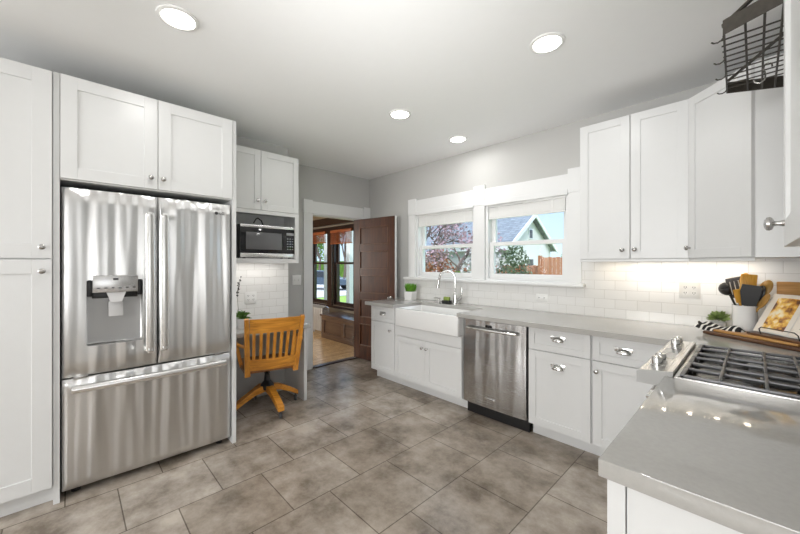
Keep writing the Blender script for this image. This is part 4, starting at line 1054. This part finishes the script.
window('window_7', WX[1][0], WX[1][1], YD + 0.01, DB, DTp, M['mahog_x'], mid=1.38, st=0.05)
def wblind(x0, x1, drop, label):
    t = thing('wooden_blind', label, 'blind', ((x0 + x1) / 2, YD - 0.032, 0), group='wooden blinds in the far windows')
    h = (x1 - x0) / 2 - 0.01; z = 2.06; k = 0
    MB().box(-h, h, -0.035, -0.001, 1.99, 2.04, 0.002).build('valance', M['blind_wood'], t)
    m = MB(); zz = 1.985
    while zz > drop + 0.03:
        m.box(-h, h, -0.034, -0.006, zz - 0.006, zz - 0.0, 0, rot=(R(28), 0, 0)); zz -= 0.021
    m.build('slats', M['blind_wood'], t, smooth=False)
    MB().box(-h, h, -0.032, -0.006, drop, drop + 0.02, 0.002).build('bottom_rail', M['blind_wood'], t)
wblind(-6.90, -6.165, 1.80, 'reddish wooden blind at top of the far left dining window')
wblind(-5.985, -5.25, 1.76, 'reddish wooden blind at top of the dining window nearest the door')
t = thing('window_seat', 'dark wooden panelled window seat beyond the doorway', 'bench', (0, 0, 0))
MB().box(-5.60, -4.22, 3.375, YD - 0.065, 0.0005, 0.40, 0.003).build('box', M['seat_wood'], t)
MB().box(-5.63, -4.21, 3.345, YD - 0.065, 0.4005, 0.435, 0.004).build('lid', M['seat_wood'], t)
b = MB().box(-5.60, -4.22, 3.362, 3.3745, 0.001, 0.10, 0.002).box(-5.60, -4.22, 3.362, 3.3745, 0.33, 0.40, 0.002)
for x in (-5.60, -4.95, -4.34): b.box(x, x + 0.10, 3.362, 3.3745, 0.10, 0.33, 0.002)
b.build('panel_frame', M['seat_wood'], t)
t = thing('radiator', 'silver column radiator left of the window seat', 'radiator', (-5.95, 3.50, 0.0))
m = MB()
for k in range(9):
    x = -0.26 + k * 0.065
    m.tube([(x, -0.06, 0.09), (x, -0.07, 0.30), (x, -0.06, 0.52), (x, 0, 0.55), (x, 0.06, 0.52), (x, 0.07, 0.30), (x, 0.06, 0.09)], 0.024, 10)
m.tube([(-0.28, 0, 0.12), (0.28, 0, 0.12)], 0.026, 10).tube([(-0.28, 0, 0.50), (0.28, 0, 0.50)], 0.026, 10)
m.build('columns', M['silver'], t)
for x in (-0.26, 0.26):
    for y in (-0.06, 0.06): MB().tube([(x, y, 0.0005), (x, y, 0.10)], [0.022, 0.018], 10).build('foot', M['silver'], t)
MB().tube([(0.285, 0, 0.12), (0.31, 0, 0.12), (0.315, 0, 0.06), (0.315, 0, 0.0005)], 0.012, 10).build('pipe', M['silver'], t)

# ------------------------------------------------------------------ outdoors
GZ = -0.75
struct(MB().box(-60, 40, 4.2, 70, GZ - 0.3, GZ).build('ground', M['grass'], smooth=False), 'lawn outside the house')
def house(name, label, gx, x2, yf, ya, yb, ze, za, wallm, eave=0.3):
    """gable end at x=gx facing +x, long side at yf facing the kitchen"""
    t = thing(name, label, 'house', (0, 0, GZ)); g = GZ
    poly = [(yf, 0.001), (yb, 0.001), (yb, ze - g), (ya, za - g - 0.1), (yf, ze - g)]
    MB().prism(poly, 'x', x2, gx).build('wall', wallm, t, smooth=False)
    sl = (za - ze) / (ya - yf); sl2 = (za - ze) / (yb - ya)
    m = MB(); e = eave
    for s, y0, z0 in ((1, yf - e, ze - sl * e - g), (-1, yb + e, ze - sl2 * e - g)):
        m.prism([(y0, z0), (ya, za - g), (ya, za - g + 0.14), (y0, z0 + 0.14)], 'x', x2 - e, gx + e)
    m.build('roof', M['shingle'], t, smooth=False)
    m = MB()
    for y0, z0 in ((yf - e, ze - sl * e - g), (yb + e, ze - sl2 * e - g)):
        m.prism([(y0, z0 - 0.10), (ya, za - g - 0.10), (ya, za - g + 0.16), (y0, z0 + 0.16)], 'x', gx + e, gx + e + 0.06)
    m.box(x2 - e, gx + e, yf - e - 0.05, yf - e, ze - sl * e - g - 0.06, ze - sl * e - g + 0.14)
    m.build('fascia', M['car_white'], t, smooth=False)
    return t
h1 = house('house', 'white gabled house with grey roof beyond the wooden fence', -9.0, -13.3, 16.4, 19.1, 21.9, 2.35, 4.15, M['siding'])
f = MB().box(-9.0, -8.95, 18.5, 19.5, 1.05 , 2.5).build('window', M['car_white'], h1, smooth=False); MB().box(-8.95, -8.93, 18.62, 19.38, 1.15, 2.4).build('pane', M['dark_pane'], f, smooth=False)
f = MB().box(-9.0, -8.95, 18.85, 19.35, 3.55, 4.15).build('window', M['car_white'], h1, smooth=False); MB().box(-8.95, -8.93, 18.93, 19.27, 3.62, 4.08).build('pane', M['dark_pane'], f, smooth=False)
h2 = house('house', 'mauve porch house with blue grey roof behind the bare tree', -14.3, -22.5, 19.0, 23.0, 27.0, 2.3, 4.9, M['siding_grey'])
for x in (-21.3, -19.3, -17.3, -15.4):
    f = MB().box(x - 0.5, x + 0.5, 18.92, 19.0, 0.75 , 2.2).build('window', M['car_white'], h2, smooth=False); MB().box(x - 0.38, x + 0.38, 18.90, 18.93, 0.87, 2.08).build('pane', M['dark_pane'], f, smooth=False)
    MB().box(x + 0.9, x + 1.06, 18.3, 18.46, 0.001, 2.85).build('porch_post', M['car_white'], h2, smooth=False)
MB().box(-22.5, -14.3, 18.3, 18.4, 0.5, 1.1).build('porch_rail', M['car_white'], h2, smooth=False)
def fence(label, x0, y0, x1, y1, z1, loc_n):
    t = thing('fence', label, 'fence', (0, 0, GZ)); a, bq = Vector((x0, y0, 0)), Vector((x1, y1, 0)); L = (bq - a).length; d = (bq - a) / L
    n = int(L / 0.15); m = MB(); g = z1 - GZ; ang = math.atan2(d.y, d.x)
    for k in range(n):
        c = a + d * (k + 0.5) * L / n
        m.box(c.x - L / n / 2 + 0.004, c.x + L / n / 2 - 0.004, c.y - 0.012, c.y + 0.012, 0.001, g - 0.02 * (k % 2), rot=(0, 0, ang), piv=(c.x, c.y, 0))
    m.build('boards', M['fence'], t, smooth=False)
    p = a.copy()
    for k in range(int(L / 1.8) + 1):
        c = a + d * min(L, k * 1.8); MB().box(c.x - 0.06, c.x + 0.06, c.y - 0.09, c.y + 0.06, 0.001, g + 0.06).build('post', M['fence'], t, smooth=False)
fence('tall reddish wooden fence in front of the white house', -6.25, 14.2, -2.0, 15.4, 1.66, 0)
fence('lower weathered wooden fence left of the tall fence', -9.0, 14.6, -6.3, 14.6, 1.32, 0)
t = thing('carport', 'white carport roof with dark opening behind the tall fence', 'building', (-5.2, 22.0, GZ))
MB().box(-2.2, 4, 0, 4, 1.7, 2.9).build('roof', M['siding'], t, smooth=False)
MB().box(-2.0, 4, 0.3, 3.8, 0.001, 1.7).build('opening', M['dark_pane'], t, smooth=False)  # solid dark block painted as the shade under the carport roof

def crown(m, c, r, n, size, sq=(1, 1, 1), shell=0.35):
    for _ in range(n):
        while True:
            p = Vector((random.uniform(-1, 1), random.uniform(-1, 1), random.uniform(-1, 1)))
            if shell < p.length < 1: break
        q = Vector(c) + Vector((p.x * sq[0], p.y * sq[1], p.z * sq[2])) * r
        u = Vector((random.gauss(0, 1), random.gauss(0, 1), random.gauss(0, 1))).normalized(); v = u.orthogonal().normalized()
        s = size * random.uniform(.6, 1.3)
        m.quad(q - u * s, q - v * s * .6, q + u * s, q + v * s * .6)
def bush(name, label, x, y, r, h, mt, n=500, size=0.09):
    t = thing(name, label, 'shrub', (x, y, GZ), group='garden shrubs')
    m = MB(); crown(m, (0, 0, h * 0.55), 1.0, n, size, (r, r, h * 0.48)); m.build('foliage', mt, t, smooth=False)
    s = MB()
    for k in range(6):
        a = k * 1.05; s.tube([(0.05 * math.cos(a), 0.05 * math.sin(a), 0.001), (r * .5 * math.cos(a), r * .5 * math.sin(a), h * .7)], [0.03, 0.012], 6)
    s.build('stems', M['bark'], t)
def branch(m, p, d, L, r, depth):
    q = p + d * L; m.tube([p, (p + q) / 2 + Vector((random.uniform(-.06, .06), random.uniform(-.06, .06), 0)) * L, q], [r, r * .85, r * .65], 6, cap=False)
    if depth == 0: return [q]
    out = []
    for k in range(random.choice((2, 3, 3))):
        nd = (d + Vector((random.gauss(0, .5), random.gauss(0, .5), random.gauss(0.08, .35)))).normalized()
        out += branch(m, q, nd, L * random.uniform(.62, .85), r * .6, depth - 1)
    return out
def tree(name, label, x, y, h, mt, r0=0.16, depth=5, leaves=0, size=0.1, spread=0.5, z=0.0):
    t = thing(name, label, 'tree', (x, y, GZ + z), group='garden trees')
    m = MB(); tips = branch(m, Vector((0, 0, 0.001)), Vector((0.03, 0, 1)), h * 0.28, r0, depth); m.build('trunk', M['bark'], t)
    if leaves:
        f = MB()
        for _ in range(leaves):
            c = random.choice(tips); crown(f, c, spread, 1, size)
        f.build('crown', mt, t, smooth=False)
bush('shrub', 'pale blossoming shrub in front of the white house wall', -8.3, 13.0, 1.0, 2.95, M['bush_pale'], 1100, 0.07)
bush('shrub', 'dark leafy shrub right of the pale shrub at the fence', -7.0, 13.4, 0.7, 2.9, M['bush_dark'], 1100, 0.07)
bush('shrub', 'small bright green shrub at the left of the gabled house view', -8.15, 11.0, 0.45, 1.8, M['bush_green'], 500, 0.06)
bush('shrub', 'round green bush against the tall fence top', -5.9, 16.4, 0.75, 2.6, M['bush_green'], 600, 0.07)
bush('shrub', 'russet bush at lower left of the sink window view', -15.6, 16.2, 1.3, 2.9, M['bush_rust'], 900, 0.10)
bush('shrub', 'red brown rounded bush beside the bare trunk', -11.9, 14.2, 1.0, 2.9, M['bush_red'], 900, 0.09)
bush('shrub', 'low olive shrub along the garden edge left of the faucet', -13.9, 15.2, 0.9, 2.2, M['bush_dark'], 700, 0.08)
bush('shrub', 'orange brown bush at the right of the left window view', -10.2, 14.3, 0.8, 2.1, M['bush_red'], 700, 0.08)
tree('tree', 'bare spreading tree in front of the mauve house', -12.6, 13.3, 5.6, M['tree_pink'], 0.22, 6, 1500, 0.06, 0.5)
tree('tree', 'pinkish budding tree right of the bare tree', -9.4, 12.4, 4.4, M['tree_pink'], 0.14, 5, 1200, 0.07, 0.5)
def vehicle(name, label, loc, rz, mt, bed=True):
    t = thing(name, label, 'car' if not bed else 'truck', loc, rz)
    L = 5.2 if bed else 4.3
    pf = [(-L / 2, 0.45), (L / 2, 0.42), (L / 2, 0.88), (L * .24, 0.98), (L * .12, 1.55), (-L * .12, 1.58), (-L * .17, 1.02), (-L / 2, 1.02)] if bed else [(-L / 2, 0.35), (L / 2, 0.33), (L / 2, 0.72), (L * .26, 0.88), (L * .10, 1.35), (-L * .28, 1.38), (-L / 2, 0.95)]
    bd = MB().prism(pf, 'y', -0.9, 0.9).build('body', mt, t, smooth=False)
    bv = bd.modifiers.new('bevel', 'BEVEL'); bv.width = 0.06; bv.segments = 3
    g = MB()
    for s in (-1, 1): g.prism([(L * .20, 1.0), (L * .11, 1.47), (-L * .10, 1.49), (-L * .13, 1.05)], 'y', s * 0.905, s * 0.915)
    g.build('side_window', M['dark_pane'], t, smooth=False)
    for x in (-L * .31, L * .31):
        for s in (-1, 1): MB().lathe([(0.2, -0.13), (0.36, -0.12), (0.37, 0.1), (0.2, 0.13)], 24, (x, s * 0.80, 0.371), 'y').build('wheel', M['rubber'], t)
    return t
# street side seen through the dining windows
struct(MB().box(-52, -19, 8.5, 26, GZ, GZ + 0.04).build('street', M['asphalt'], smooth=False), 'pale street seen through the dining windows')
def bank(u, v):
    x = -54 + 24 * v; y = 10 + 30 * u
    return Vector((x, y, 0))
m = MB()
m.prism([(-20.0, 26.6), (-60, 11.0), (-64, 30), (-30, 44)], 'z', GZ, GZ + 0.5)
struct(m.build('lawn_bank', M['grass'], smooth=False), 'grassy bank across the street')
m = MB().prism([(-24.0, 29.2), (-62, 14.4), (-64, 30), (-30, 44)], 'z', GZ + 0.5, GZ + 2.5)
struct(m.build('hill', M['grass'], smooth=False), 'green slope behind the street')
vehicle('pickup_truck', 'slate blue pickup truck on the street beyond the dining window', (-24.9, 15.1, GZ + 0.041), R(28), M['truck'], True)
tree('tree', 'red-leaved tree across the street behind the right dining window', -33.3, 23.1, 8.0, M['tree_red'], 0.2, 5, 2600, 0.16, 1.0, 0.5)
tree('tree', 'green tree across the street behind the left dining window', -36.6, 21.8, 8.0, M['bush_green'], 0.2, 5, 2600, 0.16, 1.0, 0.5)
for k, (x, lb) in enumerate(((-7.72, 'white porch column outside the far left dining window'), (-6.72, 'white porch column outside the right dining window'))):
    o = MB().box(x - 0.07, x + 0.07, 4.75, 4.89, GZ + 0.001, 2.6, 0.01).build('porch_column', M['car_white'], smooth=False); tag(o, lb, 'column')
